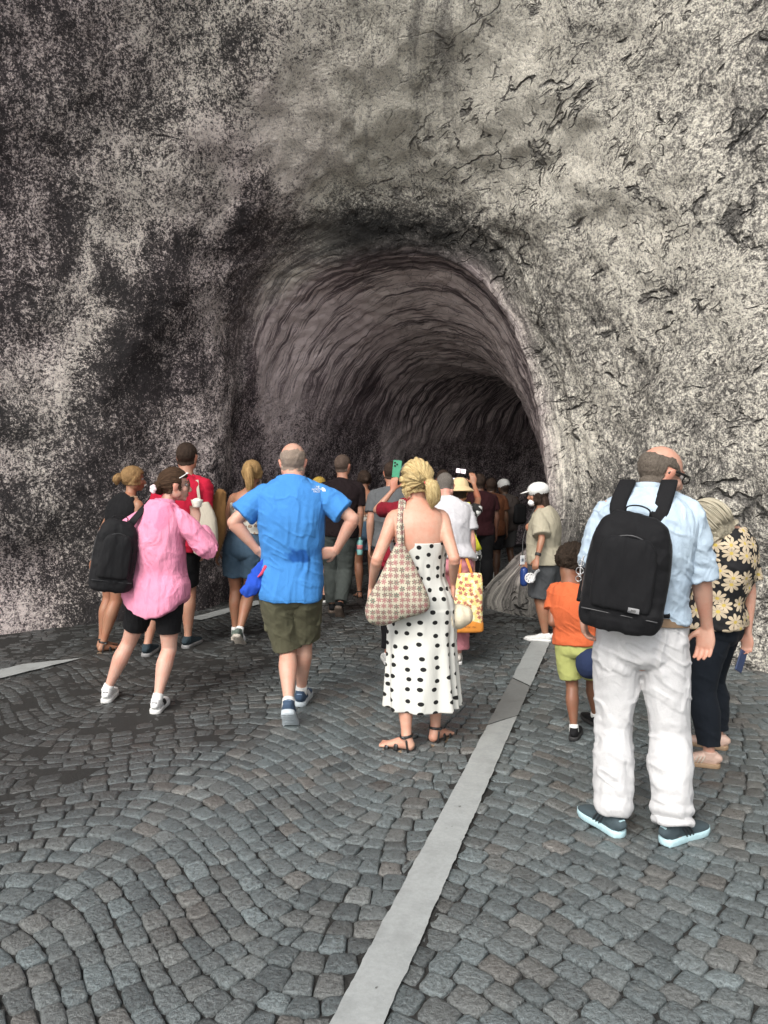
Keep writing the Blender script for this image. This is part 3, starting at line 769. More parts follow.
    for s_ in (-1, 1):
        d = np.linalg.norm((Lc-np.array([s_*.031, .083, .006]))*np.array([1, .8, 1.5]), axis=1); Vt = Vt-HM[:, 1]*(np.exp(-(d/.017)**2)*.011*q)[:, None]
    me = mkmesh('body', Vt, Q)
    tint = np.tile(np.array(skin, float), (len(Vt), 1))
    lips = (np.abs(Lc[:, 0]) < .022)*(np.abs(Lc[:, 2]+.066) < .0085)*(Lc[:, 1] > .083); tint[lips > 0] *= (.95, .55, .55)
    ears = (np.abs(Lc[:, 0]) > .072)*(np.abs(Lc[:, 2]+.01) < .045); tint[ears > 0] *= (1.0, .82, .78)
    brow = (np.abs(np.abs(Lc[:, 0])-.032) < .017)*(np.abs(Lc[:, 2]-.031) < .0045)*(Lc[:, 1] > .06); tint[brow > 0] *= (.35, .3, .27)
    setattr_f(me, 'tint', np.hstack([tint, np.ones((len(tint), 1))]), 'FLOAT_COLOR')
    p.V, p.Q = Vt, Q
    p.body = place('body', me, skin_mat(), p.root)
    for s_ in (-1, 1):
        e = Buf(); ellip(e, C+HM@(np.array([s_*.031, .0745, .006])*q), np.array([.0115]*3)*q, n=14); o = place('eye', e.mesh('eye'), plain('eye_white', (.34, .31, .29), .3), p.root)
        e = Buf(); ellip(e, C+HM@(np.array([s_*.031, .0835, .006])*q), np.array([.0068, .003, .0068])*q, HM, n=10); place('iris', e.mesh('iris'), plain('iris_dark', (.03, .02, .015), .15), o)
    return p

def cap_hair(p, fn, mat, name='hair', extra=None, flow=None, disp=.004, lines=None, smooth=1):
    """hair grown off the scalp: fn(local xyz)->thickness in metres (<=0: none)"""
    C, M, q = p.head, p.HM, p.hk
    Lc = (p.V-C)@M/q; near = np.linalg.norm(Lc, axis=1) < .16
    th = np.where(near, fn(Lc[:, 0], Lc[:, 1], Lc[:, 2]), -1)
    th = np.where(th > -.5, th+.0022*fbm(Lc*60, 2, 8)*(th < .006), th)
    N = vnormals(p.V, p.Q); fk = (th[p.Q] > 0).any(1); Q = p.Q[fk]
    idx = np.unique(Q); mp = -np.ones(len(p.V), int); mp[idx] = np.arange(len(idx)); L2 = Lc[idx]; t2 = th[idx]
    fl = np.stack([np.arctan2(L2[:, 0], L2[:, 1]+.01)*26, L2[:, 2]*34, np.linalg.norm(L2, axis=1)*20], 1) if flow is None else flow(L2)
    nz = fbm(fl, 3, 5)
    t3 = np.where(t2 > 0, t2+disp*nz*np.clip(t2/.008, .2, 1), -.003)
    radial = nrm(L2+np.array([0, 0, .02]))@M.T
    Nn = nrm(N[idx]*.5+radial*.5)
    Vh = p.V[idx]+Nn*(t3*q)[:, None]
    me = mkmesh(name, Vh, mp[Q]); setattr_f(me, 'hv', fl*1.6, 'FLOAT_VECTOR')
    o = place(name, me, mat, p.root); p.hair = o
    return o
def strands(p, paths, mat, parent, name='hair_strand', r=.0022):
    b = Buf(); hv = []
    for j, pt in enumerate(paths):
        n0 = b.n; n = len(pt); rr = np.full(n, r); rr[-1] = r*.3; rr[0] = r*.5
        W = p.head+(np.array(pt)@p.HM.T)*p.hk
        tube(b, W, rr, n=4, sub=2, cap=0); hv += [[j*3.7, 0, 0]]*(b.n-n0)
    me = b.mesh(name); setattr_f(me, 'hv', hv, 'FLOAT_VECTOR'); return place(name, me, mat, parent)
def lock(p, pts, rad, mat, name, parent, fl=34, side=(1, 0, 0), disp=.006, vox=.004, head=True, ns=60):
    """a tail or bob of hair: one clump with grooves and loose strands along it"""
    k = p.hk
    pts = np.array(pts, float); W = p.head+(pts@p.HM.T)*k if head else pts
    b = Buf(); tube(b, W, np.array(rad)*k, side=p.HM@np.array(side, float), n=40, sub=8, cap=.7)
    Vt = np.vstack(b.v); me = b.mesh(name)
    # grooves follow the angle round the clump
    n = 40; m = len(Vt)//n; an = np.tile(np.arange(n), m); row = np.repeat(np.arange(m), n)
    f = np.stack([np.cos(an/n*2*np.pi)*2.2, np.sin(an/n*2*np.pi)*2.2, row*.06], 1); nz = fbm(f*2.0, 3, 77)
    cen = Vt.reshape(m, n, 3).mean(1)[row]; Vt = Vt+nrm(Vt-cen)*(nz*disp*k)[:, None]
    me.vertices.foreach_set('co', Vt.astype(np.float32).ravel()); setattr_f(me, 'hv', f*3, 'FLOAT_VECTOR')
    o = place(name, me, mat, parent)
    paths = []; rs = np.random.default_rng(3); R2 = np.array(rad, float); R2 = R2 if R2.ndim == 2 else np.stack([R2, R2], 1)
    if head and ns:
        for j in range(ns):
            a = rs.random()*6.28; pt = []
            for i, q in enumerate(pts):
                w_ = 1.0+rs.normal(0, .05)+(.12*i/len(pts)*rs.normal())
                T = nrm(np.gradient(pts, axis=0)[i]); S = np.array(side, float); S = nrm(S-T*(S@T)); Fd = np.cross(T, S)
                pt.append(q+S*R2[i, 0]*w_*math.cos(a)+Fd*R2[i, 1]*w_*math.sin(a))
            pt.append(pt[-1]+nrm(pt[-1]-pt[-2])*rs.random()*.03); paths.append(pt)
        strands(p, paths, mat, o, r=.0017)
    return o
def guv(p, Vt):
    c, s, f = p.frame(.4); d = Vt-c; a = np.arctan2(d@s, -(d@f)); return np.stack([a*.16*p.k, Vt[:, 2], 0*a], 1)
def garment(p, name, buf, mat, vox=None, smooth=1, hemline=False, fold=.006, fs=9., seed=1, tint=None, zst=.45, drape=None, parent=None):
    Vt, Q = remesh(buf, vox or max(p.vox, .005), smooth)
    N = vnormals(Vt, Q); L = Vt-p.pel
    n1 = 1-np.abs(fbm(L*np.array([fs, fs, fs*zst])+seed*7.1+fbm(L*4, 2, seed)[:, None]*.6, 3, seed))*1.6
    n2 = fbm(L*np.array([fs*.6, fs*.6, fs*.3])+seed, 2, seed+3)
    d = fold*(n1*.7+n2*.8)
    if drape is not None: d = d+drape(Vt)
    n3 = np.maximum(0, 1-np.abs(fbm(L@np.array([[.8, .2, .55], [-.2, 1, .1], [-.55, 0, .85]])*np.array([fs*.5, fs*.5, fs*1.5])+seed*3, 2, seed+9))*3.2)
    d = d+fold*.55*n3
    Vt = Vt+N*d[:, None]
    me = mkmesh(name, Vt, Q)
    tt = np.ones((len(Vt), 4))
    if tint is not None: tt[:, :3] = tint(Vt)
    if hemline:
        cc = p.frame(.2)[0]; an = ((np.arctan2(Vt[:, 1]-cc[1], Vt[:, 0]-cc[0])+np.pi)/(2*np.pi)*72).astype(int) % 72; nearax = np.linalg.norm((Vt-cc)[:, :2], axis=1) < .26
        lo = np.full(72, 9.); np.minimum.at(lo, an[nearax], Vt[nearax, 2]); hh = Vt[:, 2]-lo[an]; tt[nearax & (hh > .018) & (hh < .0245), :3] *= .72
    setattr_f(me, 'tint', tt, 'FLOAT_COLOR'); setattr_f(me, 'guv', guv(p, Vt), 'FLOAT_VECTOR')
    return place(name, me, mat, parent or p.root)
def shirt_buf(p, hem=-.12, sleeve=.55, e=.012, loose=.012, sl_e=.014, sl_open=.010, top=1.0, flare=0., hs=None, arms=(0, 1)):
    """torso tube from hem to neck with sleeves; sleeve: 0..1 shoulder-elbow, 1..2 elbow-wrist"""
    b = Buf(); k = p.k
    hs = sorted(set([hem, hem+.06, .0, .13, .30, .48, .66, .80, .90, .965, top])) if hs is None else hs
    hs = [h for h in hs if h >= hem]
    def prof(h):
        lo = loose*float(ss(.75, .35, h)); fl = flare*float(ss(.4, hem, h)); return ((lo+fl), (lo+fl)*.9+.006*float(ss(.3, .7, h)), 0)
    pts, rad, sd = p.tors(e, prof=prof, hs=hs)
    rad = np.array(rad)
    for i, h in enumerate(hs):      # do not pinch in below the hips
        if h < 0: r0 = p.tors(e, prof=prof, hs=[0.])[1][0]; rad[i] = np.maximum(rad[i], r0)
    tube(b, pts, rad, sd, n=36, ex=2.35, cap=.04)
    cN, sN, fN = p.frame(.875)
    for i in arms:
        S = p.S[i]
        tube(b, [p.frame(.93)[0]+UP*.012*k, (p.neck+S)*.5+UP*.010*k, S], np.array([[.048, .048], [.046, .042], [.050, .047]])*k*(1.1 if p.sex != 'f' else .97)+0*e, side=fN, n=16, cap=.4)
        if p.armc[i] is None or sleeve <= 0: continue
        pa, r, E, W, S = p.armc[i]
        def at(t):
            return S+(E-S)*t if t <= 1 else E+(W-E)*(t-1)
        def rr(t):
            return np.interp(t, [0, .3, .6, 1, 1.45, 2], [.0385, .035, .031, .0275, .026, .0185])*p.H*.76*(1.12 if p.sex != 'f' else .93)*(.5+.5*p.build)
        ts = [t for t in (0., .15, .35, .55, .8, 1., 1.2, 1.45, 1.7, 1.9) if t < sleeve-.04]+[sleeve]
        pt = [S+(cN-S)*.25]+[at(t) for t in ts]; ra = [rr(0)+sl_e*.3]+[rr(t)+sl_e*(.35+.65*min(1, t/.3))+sl_open*t/sleeve for t in ts]
        tube(b, pt, np.array(ra), side=fN, n=20, cap=.05)
    return b
def leg_buf(p, t_end, e0=.012, e1=.015, waist=.22, bell=0., bunch=0., crotch=.0, hips=.0, ew=.010):
    """trousers or shorts: t 0..1 hip-knee, 1..2 knee-ankle"""
    b = Buf(); k = p.k; hs = [h for h in (-.16, -.12, -.06, 0, .13, waist) if h <= waist]
    pts, rad, sd = p.tors(ew, prof=lambda h: (hips*float(ss(.25, 0, h)), hips*float(ss(.25, 0, h)), 0), hs=hs); rad = np.array(rad); r0_ = rad[3]; rad[0] = r0_*(.30, .45); rad[1] = r0_*(.62, .78); rad[2] = r0_*(.93, .98)
    tube(b, pts, rad, sd, n=32, ex=2.3, cap=.03); ellip(b, p.frame(-.15)[0], np.array([.055, .085, .062])*k)
    for i in (0, 1):
        h_, kn, an = p.hipj[i], p.knee[i], p.ank[i]
        at = lambda t: h_+(kn-h_)*t if t <= 1 else kn+(an-kn)*(t-1)
        rr = lambda t: np.interp(t, [0, .25, .5, .8, 1, 1.15, 1.32, 1.6, 2], [.050, .050, .0445, .0355, .0325, .0325, .0345, .0265, .0195])*p.H*.97*p.build
        ts = list(np.arange(0, t_end-.03, .07))+[t_end]; pt, ra = [], []
        for t in ts:
            q = at(t).copy(); 
            if t > 1: q -= fwd(p.hipyaw)*.010*k*math.sin(math.pi*(t-1)/max(t_end-1, .01))
            r = rr(t)+e0+(e1-e0)*t/t_end+bell*max(0, t-1.1)
            if bunch: r += bunch*math.sin(t*38+i*2)*float(ss(t_end-.45, t_end, t))+bunch*.5*float(ss(t_end-.3, t_end, t))
            pt.append(q); ra.append((r, r*(1.03+.22*max(0, 1-t/.5))))
        tube(b, pt, np.array(ra), side=rgt(p.hipyaw), n=22, sub=2, cap=.03)
    return b
def shoe(p, i, up, sole, accent=None, kind='sneaker', sock=None, tab=None, k=None, midsole=None):
    heel, M = p.footM[i]; k = (k or p.k)*1.0; sx = -1 if i == 0 else 1
    tw = lambda v: heel+M@(np.array(v, float)*k)
    b = Buf()
    st = [(-.012, .020, .060), (.0, .031, .083), (.03, .036, .092), (.07, .037, .090), (.11, .038, .078), (.15, .043, .062), (.195, .046, .053), (.235, .041, .046), (.262, .028, .037), (.272, .014, .028)]
    cx = lambda y: .010*sx*math.sin(max(0, y)/.27*2.6)*-1*.8
    pts = [tw((cx(y), y, (h+.018)/2)) for y, w, h in st]; rad = np.array([(w, (h-.018)/2+.004) for y, w, h in st])*k
    tube(b, pts, rad, side=M[:, 0], n=24, ex=2.7, cap=.25, sub=3)
    tube(b, [tw((0, .045, .05)), tw((0, .042, .098))], np.array([[.038, .046], [.036, .044]])*k, side=M[:, 0], n=18, cap=.1)
    Vt, Q = remesh(b, max(.0042, p.vox*.8), 1); me = mkmesh('shoe', Vt, Q); setattr_f(me, 'tint', np.ones((len(Vt), 4)), 'FLOAT_COLOR')
    o = place('shoe', me, up, p.root)
    b = Buf(); ys = np.linspace(-.018, .282, 26); wy = np.interp(ys, [s[0]-.004 for s in st], [s[1]+.0065 for s in st]); wy[0] = .014; wy[-1] = .012
    ring = [(cx(y)+w, y) for y, w in zip(ys, wy)]+[(cx(y)-w, y) for y, w in zip(ys[::-1], wy[::-1])]
    ring = np.array(ring); cen = ring.mean(0); v = []; zs = ((0., .95), (.004, 1.), (.020, 1.0), (.029, .975))
    for z, sc in zs:
        for x, y in ring: v.append(tw((cen[0]+(x-cen[0])*sc, cen[1]+(y-cen[1])*(1-(1-sc)*.3), z+(.006 if y > .24 else 0)*(1-z/.03))))
    n = len(ring); f = [(l*n+j, l*n+(j+1) % n, (l+1)*n+(j+1) % n, (l+1)*n+j) for l in range(3) for j in range(n)]+[tuple(range(n-1, -1, -1)), tuple(3*n+j for j in range(n))]
    b.add(v, f)
    for yy in np.arange(.0, .26, .022): box(b, tw((cx(yy), yy, -.001)), np.array([np.interp(yy, ys, wy)*.85, .006, .002])*k, M)
    place('sole', b.mesh('sole'), sole, o)
    if accent:
        for s_ in (-1, 1):
            for yy in (.085, .105, .125):
                b = Buf(); tube(b, [tw((s_*(.037), yy+.012, .030)), tw((s_*.040, yy, .052)), tw((s_*.030, yy-.012, .074))], np.array([.0034, .004, .0034])*k, n=6, cap=.3)
                place('stripe', b.mesh('stripe'), accent, o)
    lc = Buf()
    for yy in (.10, .118, .136, .154): tube(lc, [tw((-.022, yy, .068-.35*(yy-.1))), tw((0, yy, .079-.42*(yy-.1))), tw((.022, yy, .068-.35*(yy-.1)))], .0032*k, n=6, cap=.3)
    place('lace', lc.mesh('lace'), plain('lace_white', (.6, .6, .58), .8) if accent is None else accent, o)
    if tab:
        b = Buf(); box(b, tw((0, -.012, .068)), np.array([.017, .006, .016])*k, M, .003*k); place('heel_tab', b.mesh('tab'), tab, o)
    if sock:
        a = p.ank[i]; kn = p.knee[i]; u = nrm(kn-a); b = Buf()
        tube(b, [a-u*.01, a+u*.045*k], np.array([.0395, .0365])*k, side=M[:, 0], n=18, cap=.1); place('sock', b.mesh('sock'), sock, p.root)
    return o
def sandal(p, i, strap, solem, straps=((.16, .044, .036), (.10, .038, .058)), ankle=True, sw=.014):
    heel, M = p.footM[i]; k = p.k; tw = lambda v: heel+M@(np.array(v, float)*k)
    b = Buf(); ys = np.linspace(-.012, .25, 22); wy = .040*np.sqrt(np.clip(1-((ys-.12)/.135)**4, .02, 1))*(1+.22*ss(.05, .18, ys)-.1)
    ring = [(w, y) for y, w in zip(ys, wy)]+[(-w, y) for y, w in zip(ys[::-1], wy[::-1])]; n = len(ring)
    v = [tw((x, y, z)) for z in (-.022, -.002) for x, y in ring]; f = [(j, (j+1) % n, n+(j+1) % n, n+j) for j in range(n)]+[tuple(range(n-1, -1, -1)), tuple(n+j for j in range(n))]
    b.add(v, f); o = place('sandal', b.mesh('sole', False), solem, p.root)
    s = Buf()
    for y, w, h in straps:
        pts = [tw((w*math.cos(a), y, h*max(0, math.sin(a))**.8 if 0 < a < math.pi else -.0)) for a in np.linspace(0, math.pi, 11)]
        tube(s, pts, np.array([[sw, .0050]]*11)*k, side=M[:, 1], n=8, sub=2, cap=.2)
    if ankle:
        a = p.ank[i]; u = nrm(p.knee[i]-a); c = a+u*.012; ex_, ey = M[:, 0], np.cross(u, M[:, 0])
        pts = [c+(ex_*math.cos(t)+ey*math.sin(t))*.040*k for t in np.linspace(0, 6.283, 21)]; tube(s, pts, np.array([[.008, .0028]]*21)*k, side=u, n=8, sub=1, cap=0)
        tube(s, [tw((.034, .02, .0)), tw((.036, .03, .075))], np.array([[.006, .0026]]*2)*k, n=8); tube(s, [tw((-.034, .02, .0)), tw((-.036, .03, .075))], np.array([[.006, .0026]]*2)*k, n=8)
        box(s, tw((.041*(1 if i else -1), .045, .09)), np.array([.003, .012, .009])*k, M, .001)
    place('strap', s.mesh('strap'), strap, o); return o
def collar(p, r, h, mat, name='collar', off=0., z=.0):
    c = p.neck+UP*z*p.k; _, s, f = p.frame(1.); b = Buf(); n = 29; v = []
    for j in range(n):
        a = j/(n-1)*2*math.pi; d = s*math.cos(a)+f*math.sin(a)*.95
        dz = -.35*h*math.sin(a)
        for t, rr in ((0, r*1.22), (.55, r*1.06), (1., r*1.02), (1., r*.92), (0.2, r*.96)):
            v.append(c+d*rr+UP*(h*t+dz)+f*off)
    f_ = [(j*5+i, (j+1)*5+i, (j+1)*5+(i+1) % 5, j*5+(i+1) % 5) for j in range(n-1) for i in range(5)]
    b.add(v, f_); me = b.mesh(name); setattr_f(me, 'tint', np.ones((len(v), 4)), 'FLOAT_COLOR'); setattr_f(me, 'guv', np.array(v), 'FLOAT_VECTOR'); return place(name, me, mat, p.root)
def ribbon(buf, pts, w, th, side, sub=4):
    tube(buf, pts, np.array([[w/2, th/2]]*len(pts)), side=side, n=10, sub=sub, ex=4, cap=.1)
def text_mesh(body, size, name, mat, M, loc, parent=None, ext=.0006):
    cu = bpy.data.curves.new(name, 'FONT'); cu.body = body; cu.size = size; cu.extrude = ext; cu.align_x = 'CENTER'; cu.align_y = 'CENTER'; cu.space_line = .85
    o = bpy.data.objects.new(name, cu); col.objects.link(o); dg = bpy.context.evaluated_depsgraph_get(); me = bpy.data.meshes.new_from_object(o.evaluated_get(dg))
    bpy.data.objects.remove(o); T = np.eye(4); T[:3, :3] = M; T[:3, 3] = loc; me.transform(Matrix(T.tolist())); me.materials.clear(); return place(name, me, mat, parent)
def standalone(name, buf, mat, label, cat, smooth=True, vox=None, group=None, fold=0., fs=8, zst=.5, me=None):
    if me is None:
        if vox:
            Vt, Q = remesh(buf, vox, 1)
            if fold:
                N = vnormals(Vt, Q); Vt = Vt+N*(fold*((1-np.abs(fbm(Vt*np.array([fs, fs, fs*zst]), 3, 4))*1.6)))[:, None]
            me = mkmesh(name, Vt, Q); setattr_f(me, 'tint', np.ones((len(Vt), 4)), 'FLOAT_COLOR')
        else: me = buf.mesh(name, smooth)
    o = link(name, me, mat); lathe_origin(o); o['label'] = label; o['category'] = cat
    if group: o['group'] = group
    return o
def grp(name, label, cat, loc, group=None): return thing(name, label, cat, loc, group)
BLACKF = lambda: cloth('black_nylon', (.012, .012, .013), rough=.7, bump=.3)
PHONE = lambda: plain('phone_black', (.012, .012, .014), .2)
# ================================================================== the visitors
SK1 = (.46, .27, .20); SK2 = (.38, .21, .145); SKT = (.30, .155, .095); SKD = (.20, .10, .06)
WHITE = (.74, .74, .72)
def ballf(px, py, yaw, k=1.): return G(px, py)+fwd(yaw)*.165*k      # from the heel's contact point
def at(Y): return lambda px, py, dy=0.: V(px, py, Y+dy)
def short_hair(top=.075, back=.0, th=.009, side_low=-.045, front=.045):
    def f(x, y, z):
        a = np.where(y > .0, z-(front+.0*y), z-(side_low-.03*ss(0, -.08, y)))   # forehead line / nape line
        a = np.where((y > .0) & (np.abs(x) > .045), z-(.012+.0*z)-.30*np.maximum(y-.02, 0), a)
        ear = (np.abs(x) > .066) & (np.abs(y+.004) < .026) & (z < .022)
        return np.where(ear, -1, np.clip(a*1.2+.002, -1, th)*1.)
    return f

# ---------- man in the pale blue shirt (near right)
def man_white():
    q = at(3.47); hl = G(620, 837); hr = G(663, 845)
    p = person('balding man in pale blue shirt and loose white trousers wearing black-framed glasses', 1.74, 'm', SK1, None,
        q(641, 643), q(648, 495, -.02), (q(662, 473, .05), -76, 20, 0),
        [(hl+fwd(26)*.155, 26, 0), (hr+fwd(-62)*.165, -62, 0)],
        [(q(583, 611, .02), (-.2, -1, 0), nrm(np.array([.12, .1, -1])), None, None, .45),
         (q(707, 627, .0), (.1, -1, 0), nrm(np.array([-.08, .0, -1])), (-.75, .6, 0), (-.35, -.9, 0), .38)], hip=-14, sh=-22, build=1.03, shw=.93, vox=.0046, armk=.95)
    tr = leg_buf(p, 1.96, e0=.020, e1=.036, waist=.30, bunch=.009, hips=.006, ew=.014)
    garment(p, 'trousers', tr, cloth('white_linen', (.50, .495, .495), (.45, .45, .455), bump=.5), fold=.010, fs=9, zst=.28, seed=2, smooth=6)
    sb = shirt_buf(p, hem=.16, sleeve=1.02, e=.016, loose=.016, sl_e=.020, sl_open=.010)
    garment(p, 'shirt', sb, cloth('pale_blue_cotton', (.40, .49, .57), (.36, .45, .55), bump=.7), fold=.010, fs=11, zst=.6, seed=5)
    collar(p, .066, .042, MATS[('cloth', 'pale_blue_cotton')], z=.004)
    for i in (0, 1):   # rolled cuffs
        pa, r, E, W, S = p.armc[i]; b = Buf(); u = nrm(E-S); tube(b, [E-u*.055, E-u*.03, E-u*.004], np.array([.052, .056, .054]), n=26, cap=.1)
        garment(p, 'cuff', b, MATS[('cloth', 'pale_blue_cotton')], vox=.005, fold=.005, fs=22, seed=i)
    c, s, f = p.frame(.165); b = Buf(); pts, rad, sd = p.tors(.030, hs=[.135, .15, .19, .205]); tube(b, pts, rad, sd, n=40, ex=2.35, cap=.02)
    place('belt', b.mesh('belt'), plain('tan_leather', (.20, .13, .075), .5), p.root)
    def hair(x, y, z):
        ring = np.minimum(z+.055+.02*ss(0, -.06, y), .063-z-.045*ss(.0, .06, y)-0*y)
        a = np.where(y > .045, -1, ring); a = np.where((y > .0) & (z < .0), -1, a)
        ear = (np.abs(x) > .066) & (np.abs(y+.004) < .026) & (z < .022); return np.where(ear, -1, np.clip(a*.45, -1, .0075))
    cap_hair(p, hair, hair_mat('grey_brown_hair', (.055, .042, .032), (.20, .17, .14)), disp=.004)
    # spectacles
    b = Buf(); C, M, k = p.head, p.HM, p.hk; W = lambda *v: C+M@(np.array(v)*k)
    for s_ in (-1, 1):
        tube(b, [W(s_*(.033+.024*math.cos(a)), .104, .005+.019*math.sin(a)) for a in np.linspace(0, 6.283, 17)], .0033*k, n=6, sub=1, cap=0)
        tube(b, [W(s_*.060, .100, .012), W(s_*.079, .07, .012), W(s_*.085, .0, .010), W(s_*.083, -.022, -.008)], np.array([[.0025, .005]]*4)*k, side=M[:, 0], n=8)
    tube(b, [W(-.010, .106, .010), W(.010, .106, .010)], .003, n=6)
    place('glasses', b.mesh('glasses'), plain('black_acetate', (.01, .01, .01), .2), p.root)
    up = cloth('grey_blue_mesh', (.055, .075, .085), bump=.2); sole = plain('pale_aqua_foam', (.42, .60, .64), .6)
    for i in (0, 1): shoe(p, i, up, sole, accent=plain('dark_trim', (.02, .025, .03), .6), k=.98, tab=plain('pale_aqua_foam', (.42, .6, .64)))
    b = Buf(); pa, r, E, W_, S = p.armc[0]; u = nrm(W_-E); tube(b, [W_-u*.012+np.cross(u, [0, 1, 0])*0, W_-u*.026], [.024, .025], n=18, cap=.05)
    place('bracelet', b.mesh('bracelet'), plain('silver', (.5, .5, .5), .3, metal=.8), p.root)
    return p
def backpack(p, label, ctr, M, w, h, d, mat=None, logo=True, vox=.006):
    """ctr: middle of the pack against the back; M columns: right, towards wearer, up"""
    mat = mat or cloth('pack_nylon', (.008, .008, .009), (.011, .011, .012), rough=.75, bump=.35)
    base = ctr-M[:, 2]*h/2; g = grp('backpack', label, 'backpack', base)
    W = lambda x, y, z: ctr+M@np.array([x, y, z])
    b = Buf(); ks = [(-.5, .90, .80), (-.44, 1., 1.), (-.2, 1.02, 1.05), (.1, .98, .98), (.3, .90, .85), (.42, .76, .66), (.49, .52, .42)]
    tube(b, [W(0, -d/2*(.95 if f < .9 else 1), t*h) for t, s_, f in ks], [(w/2*s_, d/2*f) for t, s_, f in ks], side=M[:, 0], n=44, ex=3.2, cap=.15)
    Vt, Q = remesh(b, vox, 2); N = vnormals(Vt, Q); L = (Vt-ctr)@M
    Vt = Vt+N*(.005*fbm(L*np.array([9, 9, 16]), 3, 6)+.004*(1-np.abs(fbm(L*np.array([16, 8, 8]), 2, 9))*2))[:, None]
    me = mkmesh('pack', Vt, Q); place('pack_body', me, mat, g)
    b = Buf(); ks = [(-.33, .90, .7), (-.28, 1, 1), (.05, .98, 1), (.22, .86, .9), (.29, .62, .6)]
    tube(b, [W(-.01*w, -d*1.0, t*h) for t, s_, f in ks], [(w*.37*s_, d*.15*f) for t, s_, f in ks], side=M[:, 0], n=36, ex=3.4, cap=.2)
    Vt, Q = remesh(b, vox, 1); N = vnormals(Vt, Q); L = (Vt-ctr)@M; Vt = Vt+N*(.004*fbm(L*np.array([26, 9, 7]), 3, 16))[:, None]
    place('front_pocket', mkmesh('pocket', Vt, Q), mat, g)
    b = Buf()
    tube(b, [W(x, -d*1.02-.0*d+.012*abs(x)/w, z*h) for x, z in ((-.34*w, -.24), (-.35*w, .06), (-.27*w, .24), (0, .315), (.25*w, .24), (.33*w, .06), (.32*w, -.24))], .0035, n=6, sub=5)
    tube(b, [W(x, -d*.52, z*h) for x, z in ((-.505*w, -.32), (-.50*w, .1), (-.40*w, .36), (0, .485), (.40*w, .36), (.50*w, .1), (.505*w, -.32))], .0045, n=6, sub=5)
    tube(b, [W(x, -d*1.0, -.375*h) for x in (-.46*w, -.2*w, .2*w, .46*w)], .003, n=6, sub=3)
    place('zipper', b.mesh('zipper'), plain('zip_black', (.03, .03, .032), .35), g)
    b = Buf(); ribbon(b, [W(-.05, -.03, .47*h), W(-.045, -.05, .535*h), W(0, -.055, .56*h), W(.045, -.05, .535*h), W(.05, -.03, .47*h)], .022, .006, M[:, 1]); place('handle', b.mesh('handle'), mat, g)
    if logo:
        b = Buf(); box(b, W(.17*w, -d*1.165, -.305*h), (.023, .002, .011), M, .0015); lb = place('label_patch', b.mesh('label'), plain('grey_rubber', (.22, .22, .22), .5), g)
        Mt = np.stack([M[:, 0], M[:, 2], -M[:, 1]], 1); text_mesh('MEI', .013, 'lettering', plain('lettering_dark', (.05, .05, .05)), Mt, W(.17*w, -d*1.165-.0028, -.305*h), lb)
    return g, W
def man_pack(p):
    C, s, f = p.frame(.62); yaw = p.shyaw; M = rotz(yaw)@roty(8)
    q = at(3.47)
    ctr = V(629, 567, 3.47-.125)
    g, W = backpack(p, 'black school style backpack on the back of the man in pale blue shirt', ctr, M, .335, .49, .165)
    mat = MATS[('cloth', 'pack_nylon')]; b = Buf()
    for i, sx in ((0, -1), (1, 1)):
        S = p.S[i]; sh = p.neck*.47+S*.53; shp = sh+UP*.094
        ribbon(b, [W(sx*.07, -.02, .20), W(sx*.088, -.005, .262), shp-f*.082-UP*.0, shp-f*.02+UP*.008, shp+f*.05-UP*.01, shp+f*.105-UP*.08, p.S[i]+f*.115-UP*.19-s*sx*.045, W(sx*.165, .14, -.10), W(sx*.165, .015, -.19)], .070, .014, s)
    place('shoulder_strap', b.mesh('strap'), mat, g)
    b = Buf(); tube(b, [W(-.19, -.06, .02), W(-.195, -.065, -.03), W(-.188, -.07, -.07)], .004, n=8); 
    for z, r_ in ((-.01, .013), (-.045, .016), (-.08, .012)): tube(b, [W(-.195+r_*math.cos(a), -.075, z+r_*math.sin(a)) for a in np.linspace(0, 6.283, 13)], .0022, n=6, sub=1, cap=0)
    place('key_ring', b.mesh('key_ring'), plain('silver', (.5, .5, .5), .3, metal=.8), g)
mw = man_white(); man_pack(mw)

